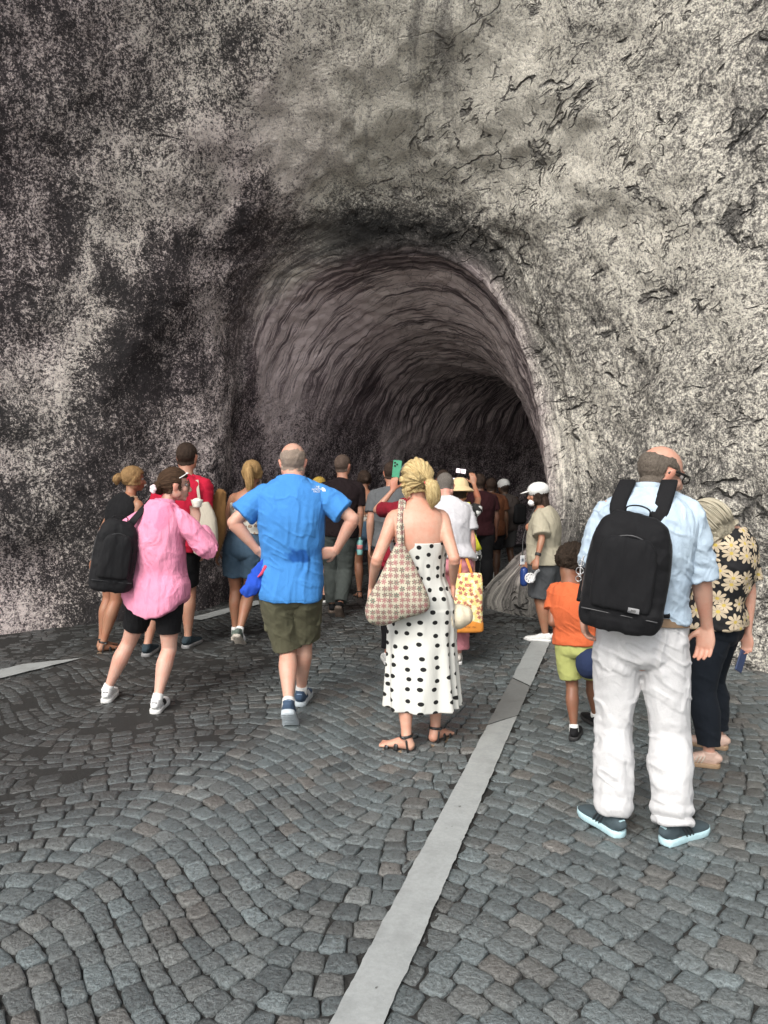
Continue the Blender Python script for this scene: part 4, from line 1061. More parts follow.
# ---------- older woman with bent head
def woman_older():
    q = at(4.3); 
    p = person('older woman with pale bobbed hair and bowed head, in a black blouse with cream flowers', 1.55, 'f', SK1, None,
        q(716, 628), q(728, 532, .0), (q(707, 526, -.02), 58, 46, 0),
        [(G(722, 768)+fwd(72)*.16, 72, 0), (G(730, 750)+fwd(60)*.16, 60, 0)],
        [(q(694, 610, .25), (-.5, -.3, -.6), nrm(np.array([-.6, .5, -.3])), None, None, .5), (q(748, 634, .02), (.8, -.3, 0), nrm(np.array([-.05, 0, -1])), (-.8, .5, 0), (-.4, -.9, 0), .55)], hip=48, sh=38, build=1.06)
    tr = leg_buf(p, 1.86, e0=.012, e1=.020, waist=.30, hips=.004, bunch=.002)
    garment(p, 'trousers', tr, cloth('black_jersey', (.010, .013, .018), bump=.3), fold=.006, fs=8, seed=4)
    m = flower_mat('daisy_print', (.010, .010, .011), (.50, .41, .29), (.45, .34, .08), 12.5, npet=4, size=.56, rnd=.9, thin=.80)
    sb = shirt_buf(p, hem=.02, sleeve=.80, e=.016, loose=.02, sl_e=.020, sl_open=.022, flare=.01)
    garment(p, 'blouse', sb, m, fold=.008, fs=8, seed=8)
    collar(p, .054, .034, m, z=-.02)
    hm = hair_mat('ash_blond_grey', (.20, .17, .12), (.48, .44, .34))
    def f(x, y, z): return np.where((y > .052) & (z < .055), -1, np.where(z > -.105, .030+.012*ss(.0, -.06, z), -1))
    h = cap_hair(p, f, hm, disp=.010)
    paths = []; rs = np.random.default_rng(5)
    for j in range(520):
        a = rs.uniform(-2.75, 2.75); pt = []; L = rs.uniform(.9, 1.08); e = rs.uniform(.98, 1.16)
        for t in np.linspace(.05, 1, 8):
            th = t*2.0*L; r = .116*e+.010*math.sin(t*3+j)
            x = -math.sin(a)*math.sin(th)*r*.93; y = -math.cos(a)*math.sin(th)*r*1.10-.014; z = math.cos(th)*r*1.0+.02
            if t > .72: z -= (t-.72)*.10; 
            pt.append((x, y, z))
        if abs(a) > 2.1: pt = pt[:5]
        paths.append(pt)
    strands(p, paths, hm, h, r=.0034)
    for i in (0, 1): shoe(p, i, plain('pale_pink_leather', (.52, .36, .29), .5), plain('cork', (.30, .2, .12), .8), accent=plain('cream_strap', (.5, .44, .36), .5), k=.88)
    # phone
    W = p.armc[1][3]; b = Buf(); M = rotz(35)@roty(28); c = q(741, 661, -.02); box(b, c, (.036, .0045, .062), M, .004)
    o = standalone('phone', b, plain('navy_phone_case', (.03, .05, .12), .4), 'dark blue phone held low by the woman with the bent head', 'phone', False)
    # bag
    b = Buf(); c = q(694, 640, .10)
    tube(b, [c+np.array([.03, 0, .10]), c+np.array([.02, 0, .06]), c+np.array([.0, 0, -.02]), c+np.array([-.01, 0, -.10])], [(.13, .03), (.15, .05), (.14, .06), (.09, .04)], n=30, ex=2.8, cap=.3)
    g = grp('shoulder_bag', 'olive and cream patterned bag hanging in front of the woman with the bent head', 'bag', c-UP*.1)
    fm = flower_mat('olive_cream_print', (.30, .20, .06), (.60, .56, .45), (.30, .2, .06), 6., npet=2, size=.6, rnd=.8, thin=.5)
    Vt, Q = remesh(b, .006, 1); me = mkmesh('bag', Vt, Q); setattr_f(me, 'guv', np.stack([Vt[:, 0], Vt[:, 2], 0*Vt[:, 0]], 1), 'FLOAT_VECTOR'); place('bag_body', me, fm, g)
    b = Buf(); ribbon(b, [c+np.array([-.10, 0, .11]), c+np.array([-.04, .04, .22]), q(712, 560, .1), q(730, 535, .02), q(728, 545, .16)], .03, .006, (0, 1, 0)); place('strap', b.mesh('strap'), plain('black_strap', (.015, .015, .015)), g)
woman_older()

# ---------- child
def child():
    q = at(4.62); k = .68
    p = person('child in orange T-shirt and lime shorts half hidden behind the man with the backpack', 1.18, 'm', SKD, None,
        q(577, 646), q(571, 585, .0), (q(573, 562, .03), -65, 18, 0), [(ballf(573, 741, -20, k), -20, 0), (ballf(598, 727, 10, k), 10, 0)],
        [(q(577, 622, .06), (-.9, -.5, -.4), nrm(np.array([1, .3, -.25])), None, None, .4), (q(597, 640, .0), (.5, -.6, 0), nrm(np.array([.1, .1, -1])), None, None, .6)], hip=-35, sh=-50, hk=1.32, build=1.0, vox=.006, shw=.95)
    garment(p, 'shorts', leg_buf(p, .80, e0=.012, e1=.026, waist=.28, hips=.004), cloth('lime_cotton', (.38, .40, .14)), fold=.005, fs=12)
    garment(p, 't_shirt', shirt_buf(p, hem=.04, sleeve=.62, e=.012, loose=.016, sl_e=.012, sl_open=.016), cloth('orange_cotton', (.55, .12, .045)), fold=.006, fs=12, seed=3)
    def f(x, y, z): return np.where((y > .05) & (z < .05), -1, np.where(z > -.05, .016, -1))
    cap_hair(p, f, hair_mat('black_curls', (.012, .009, .007), (.05, .035, .025)), disp=.014)
    for i in (0, 1): shoe(p, i, cloth('black_canvas', (.012, .012, .013)), plain('black_rubber', (.02, .02, .02), .7), sock=plain('white_sock', (.65, .65, .63), .9), k=.74)
    b = Buf(); c = q(590, 662, -.09); M = rotz(-30)@rotx(70)
    ellip(b, c, (.085, .10, .085), M); ellip(b, c+M@np.array([0, .10, -.035]), (.07, .075, .012), M)
    standalone('cap', b, cloth('navy_twill', (.02, .03, .07)), 'navy blue baseball cap hanging beside the child in orange', 'cap', vox=.006, fold=.004)
child()

# ---------- woman in the polka dot dress
def polka():
    Y = 4.52; q = at(Y)
    p = person('woman with blond ponytail in a long white dress with black polka dots', 1.67, 'f', (.50, .29, .21), None,
        q(421, 607), q(417, 505, .0), (q(417, 480, .01), 12, 6, -4),
        [(G(414, 752)+fwd(62)*.15, 62, 0), (G(431, 744)+fwd(-35)*.15, -35, 0)],
        [(q(371, 588, -.02), (-.15, -.9, 0), nrm(np.array([-.15, .1, -1])), (0, 1, 0), None, .5), (q(453, 584, .0), (.1, -.8, 0), nrm(np.array([-.02, .05, -1])), None, None, .5)], hip=-2, sh=4, barefoot=True, build=1.0, shw=.92, vox=.0046)
    # dress: one pleated loft from the neckline edge to the hem
    k = p.k; rows = []
    top = q(417, 541)[2]; hem = q(420, 704)[2]; n = 220; m = 150
    c0, s, f = p.frame(0); zs = np.linspace(top, hem, m)
    pel, nk = p.pel, p.neck; V_, UVs = [], []; L = 0
    th = np.linspace(0, 2*math.pi, n, endpoint=False)
    for j, z in enumerate(zs):
        h = (z-pel[2])/(nk[2]-pel[2]); cx = pel+(nk-pel)*h if h > 0 else pel+np.array([.02*(-h)*0, 0, (z-pel[2])])
        if h <= 0: cx = np.array([pel[0]+(G(424, 748)[0]-pel[0])*min(1, -h*.45), pel[1]-.005, z])
        hk_ = max(h, 0); rx = np.interp(hk_, p.T[:, 0], p.T[:, 1])+.010+.016*ss(.25, .05, h); ry = np.interp(hk_, p.T[:, 0], p.T[:, 2])+.015+.028*ss(.30, .05, h)
        d = max(0, -h); rx += .004*ss(0, .5, d)+.030*ss(.3, 1.7, d); ry += .01*ss(0, .5, d)+.04*ss(.3, 1.7, d)
        if h > .2: rx += .004+.007*ss(.4, .6, h); ry += .006*ss(.4, .6, h)
        pl = .022*ss(.0, 1.3, d)+.0025; ph = th*11+2.2*np.sin(th*2+.5)+.8*d+1.6*vnoise(np.stack([np.cos(th)*1.6, np.sin(th)*1.6, 0*th+z*1.6], 1), 3)
        r = pl*np.sin(ph)+pl*.9*vnoise(np.stack([np.cos(th)*2.5, np.sin(th)*2.5, 0*th+z*2.2], 1), 8)
        fold = .004*vnoise(np.stack([np.cos(th)*5, np.sin(th)*5, 0*th+z*14], 1), 9)*ss(1.2, .6, abs(h-.1)*2)
        zz = z-.014*np.sin(th*3+1)*ss(1.2, 1.7, d)+.022*np.cos(th*2.)*ss(1.2, 1.7, d)
        V_.append(np.stack([cx[0]+(rx+r+fold)*np.cos(th)*s[0]-(ry+r+fold)*np.sin(th)*s[1], cx[1]+(rx+r+fold)*np.cos(th)*s[1]+(ry+r+fold)*np.sin(th)*f[1], zz+0*th], 1))
        UVs.append(np.stack([(th/(2*math.pi))*15., 0*th+(top-z)/.064, 0*th], 1))
    n2 = n; Vt = np.vstack(V_); uv = np.vstack(UVs)
    ij = np.arange(m*n).reshape(m, n); Q = np.stack([ij[:-1], np.roll(ij[:-1], -1, 1), np.roll(ij[1:], -1, 1), ij[1:]], -1).reshape(-1, 4)
    me = mkmesh('dress', Vt, Q)
    # seam of the wrap-around uv hidden at theta=0 (right side): duplicate uv by offset
    setattr_f(me, 'guv', uv, 'FLOAT_VECTOR'); dm = dots_mat()
    o = place('dress', me, dm, p.root); md = o.modifiers.new('cloth', 'SOLIDIFY'); md.thickness = .003
    wm = cloth('dress_strap_cotton', (.76, .76, .71))
    for i, sx in ((0, -1), (1, 1)):
        b = Buf(); sh = p.neck*.45+p.S[i]*.55+UP*.045; cb, sb_, fb = p.frame(.64)
        tube(b, [cb+sb_*sx*.075-fb*.083, cb+sb_*sx*.086-fb*.068+UP*.06, sh-fb*.03, sh+fb*.03-UP*.01, cb+sb_*sx*.08+fb*.095], np.array([[.0045, .0018]]*5), side=sb_, n=8, sub=6)
        place('dress_strap', b.mesh('strap'), wm, p.root)
    hm = hair_mat('honey_blond', (.30, .19, .07), (.64, .51, .27))
    def fl(L): return np.stack([np.arctan2(L[:, 0], L[:, 2]+.02)*11, L[:, 1]*8, 0*L[:, 0]], 1)
    def fn(x, y, z):
        return np.where((y > .050) & (z < .050), -1, np.where(z+.25*np.maximum(y, 0) > -.075, .019, -1))
    h = cap_hair(p, fn, hm, disp=.010, flow=fl)
    lock(p, [(.034, -.108, -.020), (.050, -.138, -.040), (.058, -.136, -.085), (.060, -.118, -.135), (.052, -.105, -.165)], [(.020, .020), (.034, .030), (.042, .032), (.038, .026), (.014, .012)], hm, 'ponytail', h, ns=70)
    b = Buf(); C, M, kk = p.head, p.HM, p.hk; cc = np.array([.036, -.112, -.022])
    tube(b, [C+M@((cc+np.array([.020*math.cos(a), -.004+.012*math.sin(a), .022*math.sin(a)]))*kk) for a in np.linspace(0, 6.283, 15)], .006, n=8, sub=1, cap=0)
    place('hair_tie', b.mesh('hair_tie'), plain('red_elastic', (.55, .06, .08), .7), h)
    b = Buf(); tube(b, [C+M@(np.array([.100*math.cos(a), .020+.0*math.sin(a), .020+.104*math.sin(a)])*kk) for a in np.linspace(-.1, 3.24, 19)], np.array([[.0028, .006]]*19), side=M[:, 1], n=8, sub=1)
    place('sunglasses', b.mesh('sunglasses'), plain('black_acetate', (.01, .01, .01), .2), p.root)
    paths = []; rs = np.random.default_rng(9)
    for j in range(260):
        a = rs.uniform(0, 6.28); st = np.array([.085*math.cos(a), .035*math.sin(a)+.03, .055+.06*math.sin(a*.5)]); e = np.array([.036, -.112, -.022]); pt = []
        for t in np.linspace(0, 1, 6):
            v = st*(1-t)+e*t; v = nrm(v-np.array([0, -.01, .01]))*(.112+rs.normal(0, .002))*np.array([.92, 1.06, 1.0])+np.array([0, -.01, .012]) if t < .9 else e; pt.append(v)
        paths.append(pt)
    for j in range(26):  # flyaway wisps
        a = rs.uniform(-1.2, 1.2); x0 = rs.choice([-1, 1])*rs.uniform(.06, .09); pt = [(x0, -.02+.03*a, -.03), (x0*1.15, -.03+.03*a, -.07), (x0*1.05+rs.normal(0, .01), -.035+.03*a, -.115)]; paths.append(pt)
    strands(p, paths, hm, h, r=.0019)
    for i in (0, 1): sandal(p, i, plain('black_leather', (.012, .012, .012), .4), plain('tan_sole', (.28, .2, .13), .7))
    # quilted tote
    fm = flower_mat('tulip_print', (.42, .39, .30), (.12, .13, .10), (.26, .10, .10), 30., npet=3, size=.50, rnd=.25, thin=.75, petal2=(.30, .15, .14))
    poly = [(398, 541), (406, 548), (418, 572), (429, 598), (427, 611), (404, 619), (383, 626), (370, 623), (365, 612), (368, 598), (378, 580), (390, 556)]
    g = grp('tote_bag', 'cream tote with small grey and pink flowers on the shoulder of the polka dot woman', 'bag', q(396, 626, -.2))
    pc = np.array([q(x, y, -.22) for x, y in poly]); cen = pc.mean(0); nP = 12
    ring = crom(np.vstack([pc, pc[:1]]), 5)[:-1]; nr = len(ring); v = []; f_ = []; lay = [(-1, 0.), (-1, .35), (-.93, .65), (-.72, .86), (-.35, .97), (0, 1.0), (.35, .97), (.72, .86), (.93, .65), (1, .35), (1, 0)]
    for d_, sc in lay:
        for rr in ring: v.append(cen+(rr-cen)*sc+np.array([0, d_*.05, 0]))
    v = np.array(v); v[:, 1] += .012*fbm(v*np.array([9, 0, 9]), 2, 5); v[:, 1] += .06*ss(cen[2], cen[2]+.2, v[:, 2])
    f_ = [(l*nr+j, l*nr+(j+1) % nr, (l+1)*nr+(j+1) % nr, (l+1)*nr+j) for l in range(len(lay)-1) for j in range(nr)]
    me = mkmesh('tote', v, f_); setattr_f(me, 'guv', np.stack([v[:, 0], v[:, 2], 0*v[:, 0]], 1), 'FLOAT_VECTOR'); place('bag_body', me, fm, g)
    b = Buf(); sh = p.neck*.30+p.S[0]*.70+UP*.05
    ribbon(b, [q(400, 552, -.19), q(399, 530, -.15), sh-f*.045+UP*.006, sh+f*.03+UP*.004, q(394, 545, .14)], .030, .006, (1, 0, 0))
    ribbon(b, [q(402, 552, -.16), q(402, 530, -.13), sh-f*.04+UP*.008+s*.016, sh+f*.03+UP*.006+s*.016], .026, .006, (1, 0, 0))
    me = b.mesh('strap'); vv = np.vstack(b.v); setattr_f(me, 'guv', np.stack([vv[:, 0], vv[:, 2], 0*vv[:, 0]], 1), 'FLOAT_VECTOR'); place('strap', me, fm, g)
    # hat held in the right hand
    b = Buf(); c = q(453, 617, .02); M = rotz(80)@rotx(80)
    tube(b, [c+M@np.array([0, 0, z]) for z in (0, .006)], [(.115, .10), (.112, .097)], side=M[:, 0], n=36, cap=0); tube(b, [c, c+M@np.array([0, 0, .05]), c+M@np.array([0, 0, .09])], [.075, .07, .05], side=M[:, 0], n=28)
    standalone('sun_hat', b, cloth('straw_pale', (.62, .55, .42)), 'pale soft hat carried low by the woman in the polka dot dress', 'hat', vox=.006, fold=.004)
    return p
polka()

# ---------- man in the blue T-shirt, hands on hips
def blue():
    Y = 5.02; q = at(Y)
    B = G(289, 725); 
    p = person('man in bright blue T-shirt and olive shorts walking with both hands on his hips', 1.79, 'm', (.48, .29, .22), None,
        q(291, 590), q(293, 480, .0), (q(293, 462, .05), 2, 10, 0),
        [(B+UP*.0, 3, 42), (G(300, 706)+fwd(-6)*.15, -6, 0)],
        [(q(258, 551, -.03), (-1, -.25, -.1), nrm(np.array([1, .10, -.22])), (.10, .35, -1), (.15, 1, .1), .30), (q(336, 551, -.03), (1, -.25, -.1), nrm(np.array([-1, .10, -.22])), (-.10, .35, -1), (-.15, 1, .1), .30)], hip=0, sh=-2, build=1.03, shw=.97, vox=.005, armk=.90)
    sm = cloth('olive_shorts_cotton', (.095, .092, .058), (.08, .078, .05), bump=.5)
    garment(p, 'cargo_shorts', leg_buf(p, .93, e0=.022, e1=.046, waist=.20, hips=.0, ew=.008), sm, fold=.008, fs=8, seed=7)
    for i, sx in ((0, -1), (1, 1)):
        b = Buf(); c = p.hipj[i]*.52+p.knee[i]*.48+rgt(0)*sx*.088; box(b, c, (.022, .058, .075), rotz(0), .012); garment(p, 'cargo_pocket', b, sm, vox=.007, fold=.004)
    zc = p.frame(.30)[0]
    def tint(Vt):
        c = q(301, 553); d = np.stack([(Vt[:, 0]-c[0]+.3*(Vt[:, 2]-c[2]))/.075, (Vt[:, 2]-c[2])/.048], 1); n = .35*fbm(Vt*22, 2, 3)
        a = ss(1.15, .75, np.linalg.norm(d, axis=1)+n)*(Vt[:, 1] < zc[1]); c2 = q(310, 552); d2 = np.stack([(Vt[:, 0]-c2[0])/.16, (Vt[:, 2]-c2[2]-.25*(Vt[:, 0]-c2[0]))/.03], 1)
        a = np.maximum(a, .35*ss(1.2, .7, np.linalg.norm(d2, axis=1)+n)*(Vt[:, 1] < zc[1])); return 1-a[:, None]*np.array([.72, .62, .45])
    garment(p, 't_shirt', shirt_buf(p, hem=-.06, sleeve=.72, e=.015, loose=.016, sl_e=.018, sl_open=.020), cloth('bright_blue_jersey', (.055, .215, .52), (.045, .185, .47), bump=.4), fold=.008, fs=9, seed=12, hemline=True, tint=tint, zst=.35)
    collar(p, .060, .012, MATS[('cloth', 'bright_blue_jersey')], z=-.012)
    def hair(x, y, z):
        ring = np.minimum(z+.06, .060+.0*y-z+.2*np.minimum(y+.09, 0)); a = np.where(y > .04, -1, ring); a = np.where((y > 0) & (z < .0), -1, a)
        ear = (np.abs(x) > .066) & (np.abs(y+.004) < .026) & (z < .022); return np.where(ear, -1, np.clip(a*.2, -1, .0030))
    cap_hair(p, hair, hair_mat('cropped_grey', (.20, .15, .11), (.36, .29, .24)), disp=.0015)
    up = cloth('navy_mesh', (.05, .08, .13), bump=.2)
    for i in (0, 1): shoe(p, i, up, plain('pale_grey_rubber', (.42, .47, .50), .7), accent=plain('white_trim', (.6, .6, .6)), sock=plain('white_sock', (.65, .65, .63), .9), k=1.08, tab=plain('light_blue_tab', (.25, .35, .5)))
    # white mark on the back of the right shoulder: three quarter arcs and stacked words
    wm = plain('white_print', (.78, .78, .78), .7); c = q(320, 489); yb = p.frame(.85)[0][1]-.105
    Mt = np.stack([[1, 0, 0], [0, 0, 1.], [0, -1., 0]], 1); Mt = rotz(-2)@Mt
    loc = np.array([c[0]-.012, yb, c[2]+.002]); body_v = p.V; 
    t = text_mesh('THE\nNORTH\nFACE', .017, 'shirt_lettering', wm, Mt, loc, p.root)
    b = Buf()
    for r_ in (.010, .017, .024):
        pts = [np.array([c[0]+.018+r_*math.sin(a), yb, c[2]-.012+r_*math.cos(a)]) for a in np.linspace(0, math.pi/2, 9)]; tube(b, pts, np.array([[.0022, .001]]*9), side=(1, 0, 0), n=8, sub=1)
    place('shirt_emblem', b.mesh('emblem'), wm, p.root)
    # snap both prints onto the cloth with a shrinkwrap
    sh = [o for o in p.root.children if o.name.startswith('t_shirt')][0]
    for o in p.root.children:
        if o.name.startswith('shirt_lettering') or o.name.startswith('shirt_emblem'):
            md = o.modifiers.new('fit', 'SHRINKWRAP'); md.target = sh; md.wrap_method = 'PROJECT'; md.use_project_y = True; md.use_negative_direction = True; md.use_positive_direction = True; md.use_project_x = False; md.use_project_z = False; md.offset = .003
    # blue cap folded in the left hand
    b = Buf(); tube(b, [q(266, 563, -.07), q(259, 575, -.07), q(251, 588, -.08), q(243, 594, -.08)], [(.030, .02), (.055, .03), (.05, .03), (.028, .012)], side=(1, 0, .4), n=24, ex=2.3)
    tube(b, [q(268, 560, -.08), q(262, 572, -.09)], [(.03, .012), (.022, .010)], side=(1, 0, 0), n=14)
    g = standalone('folded_cap', b, cloth('royal_blue_twill', (.02, .07, .42)), 'royal blue folded cap with red trim held by the man in the blue T-shirt', 'cap', vox=.006, fold=.008, fs=20)
    b = Buf(); tube(b, [q(266, 566, -.11), q(262, 573, -.115), q(258, 577, -.12)], [(.012, .008), (.010, .008), (.005, .006)], n=10); o = link('trim', b.mesh('trim'), plain('red_trim', (.5, .03, .08), .6)); o.data.transform(Matrix.Translation(Vector(-np.array(g.location)))); o.parent = g
blue()

# ---------- woman in the pink shirt
def pink():
    Y = 5.25; q = at(Y)
    p = person('young woman in oversized pink shirt and black shorts holding a white cup and looking right', 1.69, 'f', (.52, .32, .25), None,
        q(157, 598), q(165, 506, .0), (q(175, 485, .03), -66, 4, 0),
        [(G(106, 703)+fwd(10)*.15, 10, 0), (G(155, 714)+fwd(0)*.15, 0, 0)],
        [(q(139, 560, .12), (-1, -.3, 0), nrm(np.array([.2, .6, -.4])), None, None, .5), (q(196, 522, .10), (.6, -.5, -.9), nrm(np.array([-.1, .15, 1])), (-.8, -.2, 0), (-.2, .9, .2), .55)], hip=-12, sh=-22, build=.95, shw=.95, vox=.005)
    garment(p, 'shorts', leg_buf(p, .66, e0=.012, e1=.018, waist=.25, hips=.004), cloth('black_cotton', (.010, .010, .011)), fold=.005, fs=9)
    pmt = cloth('pink_muslin', (.68, .24, .36), (.74, .31, .43), bump=.7, crinkle=.35)
    c0 = p.frame(0)[0]
    Vz = lambda z: z
    b = shirt_buf(p, hem=-.06, sleeve=1.62, e=.020, loose=.034, sl_e=.026, sl_open=.020, flare=.012)
    Vt, Q = remesh(b, .0055, 2); L = Vt-p.pel
    # rounded shirt tails: drop the middle of the back, lift the sides
    side = (Vt-c0)@rgt(-15); low = ss(.20, -.02, L[:, 2]); Vt[:, 2] += low*(-.050+.12*np.clip(np.abs(side)/.21, 0, 1)**2.5)*(np.linalg.norm((Vt-c0)[:, :2], axis=1) < .30)
    N = vnormals(Vt, Q); n1 = 1-np.abs(fbm(L*np.array([11, 11, 4.5])+fbm(L*4, 2, 1)[:, None]*.7, 3, 22))*1.6; n2 = fbm(L*np.array([5, 5, 2.5]), 2, 9)
    n3 = np.maximum(0, np.sin(side*75+2*n2))*.5*ss(.30, .1, L[:, 2]); Vt = Vt+N*(.009*(n1*.7+n2+n3))[:, None]
    me = mkmesh('shirt', Vt, Q); tt = np.ones((len(Vt), 4)); cw = q(170, 515); w_ = ss(1.2, .7, np.linalg.norm(np.stack([(Vt[:, 0]-cw[0]-.4*(Vt[:, 2]-cw[2]))/.05, (Vt[:, 2]-cw[2])/.10], 1), axis=1)+.3*fbm(Vt*20, 2, 2))*(Vt[:, 1] < Y-.05)
    tt[:, :3] = 1-w_[:, None]*np.array([.06, .28, .22]); setattr_f(me, 'tint', tt, 'FLOAT_COLOR'); place('shirt', me, pmt, p.root)
    collar(p, .066, .038, pmt, z=.006)
    pa, r, E, W, S = p.armc[1]; b = Buf(); a = E+(W-E)*.54; u = nrm(W-E); tube(b, [a, a+u*.035], [.048, .047], n=22, cap=.1); garment(p, 'cuff', b, pmt, vox=.006, fold=.004, fs=20)
    hm = hair_mat('dark_brown', (.022, .012, .008), (.085, .05, .03))
    def fl(L): return np.stack([np.arctan2(L[:, 0], L[:, 2]+.02)*13, L[:, 1]*8, 0*L[:, 0]], 1)
    def f(x, y, z):
        ear = (np.abs(x) > .068) & (np.abs(y+.004) < .024) & (z < .014)
        return np.where(ear, -1, np.where((y > .03) & (z < .055-.25*(np.abs(x) > .05)*0), -1, np.where((z > -.06+.9*np.maximum(y, 0)), .012, -1)))
    h = cap_hair(p, f, hm, disp=.005, flow=fl)
    lock(p, [(0, -.090, .010), (.0, -.118, -.012), (0, -.112, -.045), (0, -.09, -.062)], [(.03, .028), (.043, .030), (.036, .026), (.015, .012)], hm, 'hair_bun', h, ns=20)
    paths = [[(.052, .078, .055), (.064, .086, .01), (.067, .082, -.04), (.062, .078, -.085)], [(-.052, .078, .055), (-.064, .086, .01), (-.067, .082, -.04)], [(.05, .08, .055), (.062, .092, .015), (.066, .090, -.03)]]
    strands(p, paths, hm, h, r=.003)
    C, M, kk = p.head, p.HM, p.hk; b = Buf(); cc = np.array([.0, -.150, -.02])
    cc = (q(153, 489, -.09)-C)@M/kk
    for a in np.arange(5)*2*math.pi/5: ellip(b, C+M@((cc+np.array([.018*math.cos(a)*.9, .018*math.cos(a)*.4, .018*math.sin(a)]))*kk), np.array([.014, .010, .014])*kk*1.1)
    place('flower_clip', b.mesh('flower_clip'), plain('white_pink_plastic', (.78, .62, .64), .4), h)
    b = Buf(); tube(b, [C+M@(np.array(v)*kk) for v in ((.088, .015, .052), (.082, .045, .072), (.062, .070, .090))], np.array([[.004, .003]]*3), n=8); ellip(b, C+M@(np.array([.062, .07, .088])*kk), (.010, .008, .007)); place('hair_clip', b.mesh('hair_clip'), plain('pearl', (.7, .7, .68), .2), h)
    wl = plain('white_leather', (.72, .72, .71), .45)
    for i in (0, 1): shoe(p, i, wl, plain('white_rubber', (.66, .66, .64), .6), accent=plain('black_trim', (.015, .015, .015), .5), sock=plain('white_sock', (.65, .65, .63), .9), tab=plain('black_trim', (.015, .015, .015), .5), k=.96)
    # cup of ice cream
    b = Buf(); c = q(197, 503, .07); tube(b, [c-UP*.028, c-UP*.02, c+UP*.012, c+UP*.022, c+UP*.022], [.026, .030, .040, .041, .036], n=24, sub=2, cap=.1); ellip(b, c+UP*.02, (.030, .03, .014))
    standalone('ice_cream_cup', b, plain('white_paper', (.80, .78, .68), .5), 'small white cup held up by the woman in the pink shirt', 'cup')
    # backpack hanging from the left shoulder
    ctr = V(114, 553, Y-.10); M = rotz(24)@roty(10)
    g, Wf = backpack(p, 'soft black backpack slung over one shoulder of the woman in the pink shirt', ctr, M, .27, .46, .15, mat=BLACKF(), logo=False, vox=.008)
    b = Buf(); sh = p.neck*.4+p.S[0]*.6+UP*.065; ff = p.frame(.9)[2]
    ribbon(b, [Wf(.06, 0, .16), q(134, 520, -.12), sh-ff*.04, sh+ff*.05, q(137, 530, .16), Wf(.13, .05, -.12)], .05, .010, (1, 0, 0)); place('shoulder_strap', b.mesh('strap'), BLACKF(), g)
pink()
# ---------- the people further in
def walker(label, foot, headtop, hx=0., yaw=0., sex='m', skin=SKT, hair='short', hairc=('dark_hair', (.015, .010, .008), (.06, .04, .03)), Y=None, H=None, lean=0., step=(.12, -.10), gap=.10, arms=(None, None),
           hip=None, shf=0., head_yaw=None, head_pitch=4, build=1., bare=False, lift=(0, 0), shx=None, twist=0, headz=0.):
    """foot: pixel of the mean ground contact; headtop: pixel height of the crown; yaw: facing"""
    g = G(*foot) if Y is None else V(foot[0], 0, Y)*np.array([1, 1, 0]); Y = g[1]; k = None
    zt = V(0, headtop, Y)[2]; H = H or zt; k = H/1.72; f = fwd(yaw); s = rgt(yaw); x0 = V(foot[0]+hx, 0, Y)[0]
    pel = np.array([g[0]*.6+x0*.4, Y, .515*zt]); neck = np.array([x0, Y, .835*zt])+f*lean
    head = np.array([x0, Y, zt-.112*k*1.02])+f*(lean*1.25+.035)+UP*headz
    feet = [(g-s*gap*k+f*(step[0]+.07)*k, yaw+8, lift[0]), (g+s*gap*k+f*(step[1]+.07)*k, yaw-8, lift[1])]
    hd = []
    for i, sx in ((0, -1), (1, 1)):
        a = arms[i]
        if a is None: hd.append((pel+s*sx*(.205+.02*build)*k+f*(.04*sx)+UP*.00*k-UP*.02, (sx*s[0]*.3-f[0], sx*s[1]*.3-f[1], 0), None, None, None, .4))
        else: hd.append(a(pel, neck, s, f, k))
    p = person(label, H, sex, skin, None, pel, neck, (head, yaw if head_yaw is None else head_yaw, head_pitch, 0), feet, hd, hip=yaw, sh=yaw+twist, build=build, barefoot=bare, vox=.0072, armk=.95)
    hm = hair_mat(*hairc)
    if hair == 'short': cap_hair(p, short_hair(th=.006), hm, disp=.003)
    elif hair in ('long', 'pony', 'bun'):
        fn = lambda x, y, z: np.where((y > .045) & (z < .052), -1, np.where(z > (-.11 if hair == 'long' else -.055), .016, -1))
        h = cap_hair(p, fn, hm, disp=.006)
        if hair == 'pony': lock(p, [(0, -.105, .055), (0, -.145, .045), (0, -.150, -.03), (.005, -.135, -.13), (.0, -.125, -.20)], [.02, .030, .042, .036, .010], hm, 'ponytail', h, ns=30)
        if hair == 'bun': lock(p, [(0, -.095, .02), (0, -.135, .015), (0, -.155, -.015), (0, -.15, -.05)], [.02, .036, .036, .014], hm, 'hair_bun', h, ns=24)
        if hair == 'long': lock(p, [(0, -.06, -.04), (0, -.075, -.10), (0, -.085, -.17), (0, -.09, -.23)], [(.07, .05), (.08, .045), (.075, .035), (.04, .014)], hm, 'hair_length', h, ns=24)
    return p
def tee(p, name, mat, nm='t_shirt', **kw):
    a = dict(hem=-.04, sleeve=.62, e=.013, loose=.014, sl_e=.012, sl_open=.014); a.update(kw); return garment(p, nm, shirt_buf(p, **a), mat, vox=.0075, fold=.007, fs=9, seed=len(name))
def shorts(p, t, mat, nm='shorts', **kw):
    a = dict(e0=.014, e1=.024, waist=.20, hips=.0, ew=.008); a.update(kw); return garment(p, nm, leg_buf(p, t, **a), mat, vox=.0075, fold=.006, fs=9, seed=3)
def shoes(p, up, sole, **kw):
    for i in (0, 1): shoe(p, i, up, sole, **kw)
WS = lambda: plain('white_sneaker', (.66, .66, .64), .5)
WR = lambda: plain('white_rubber', (.66, .66, .64), .6)
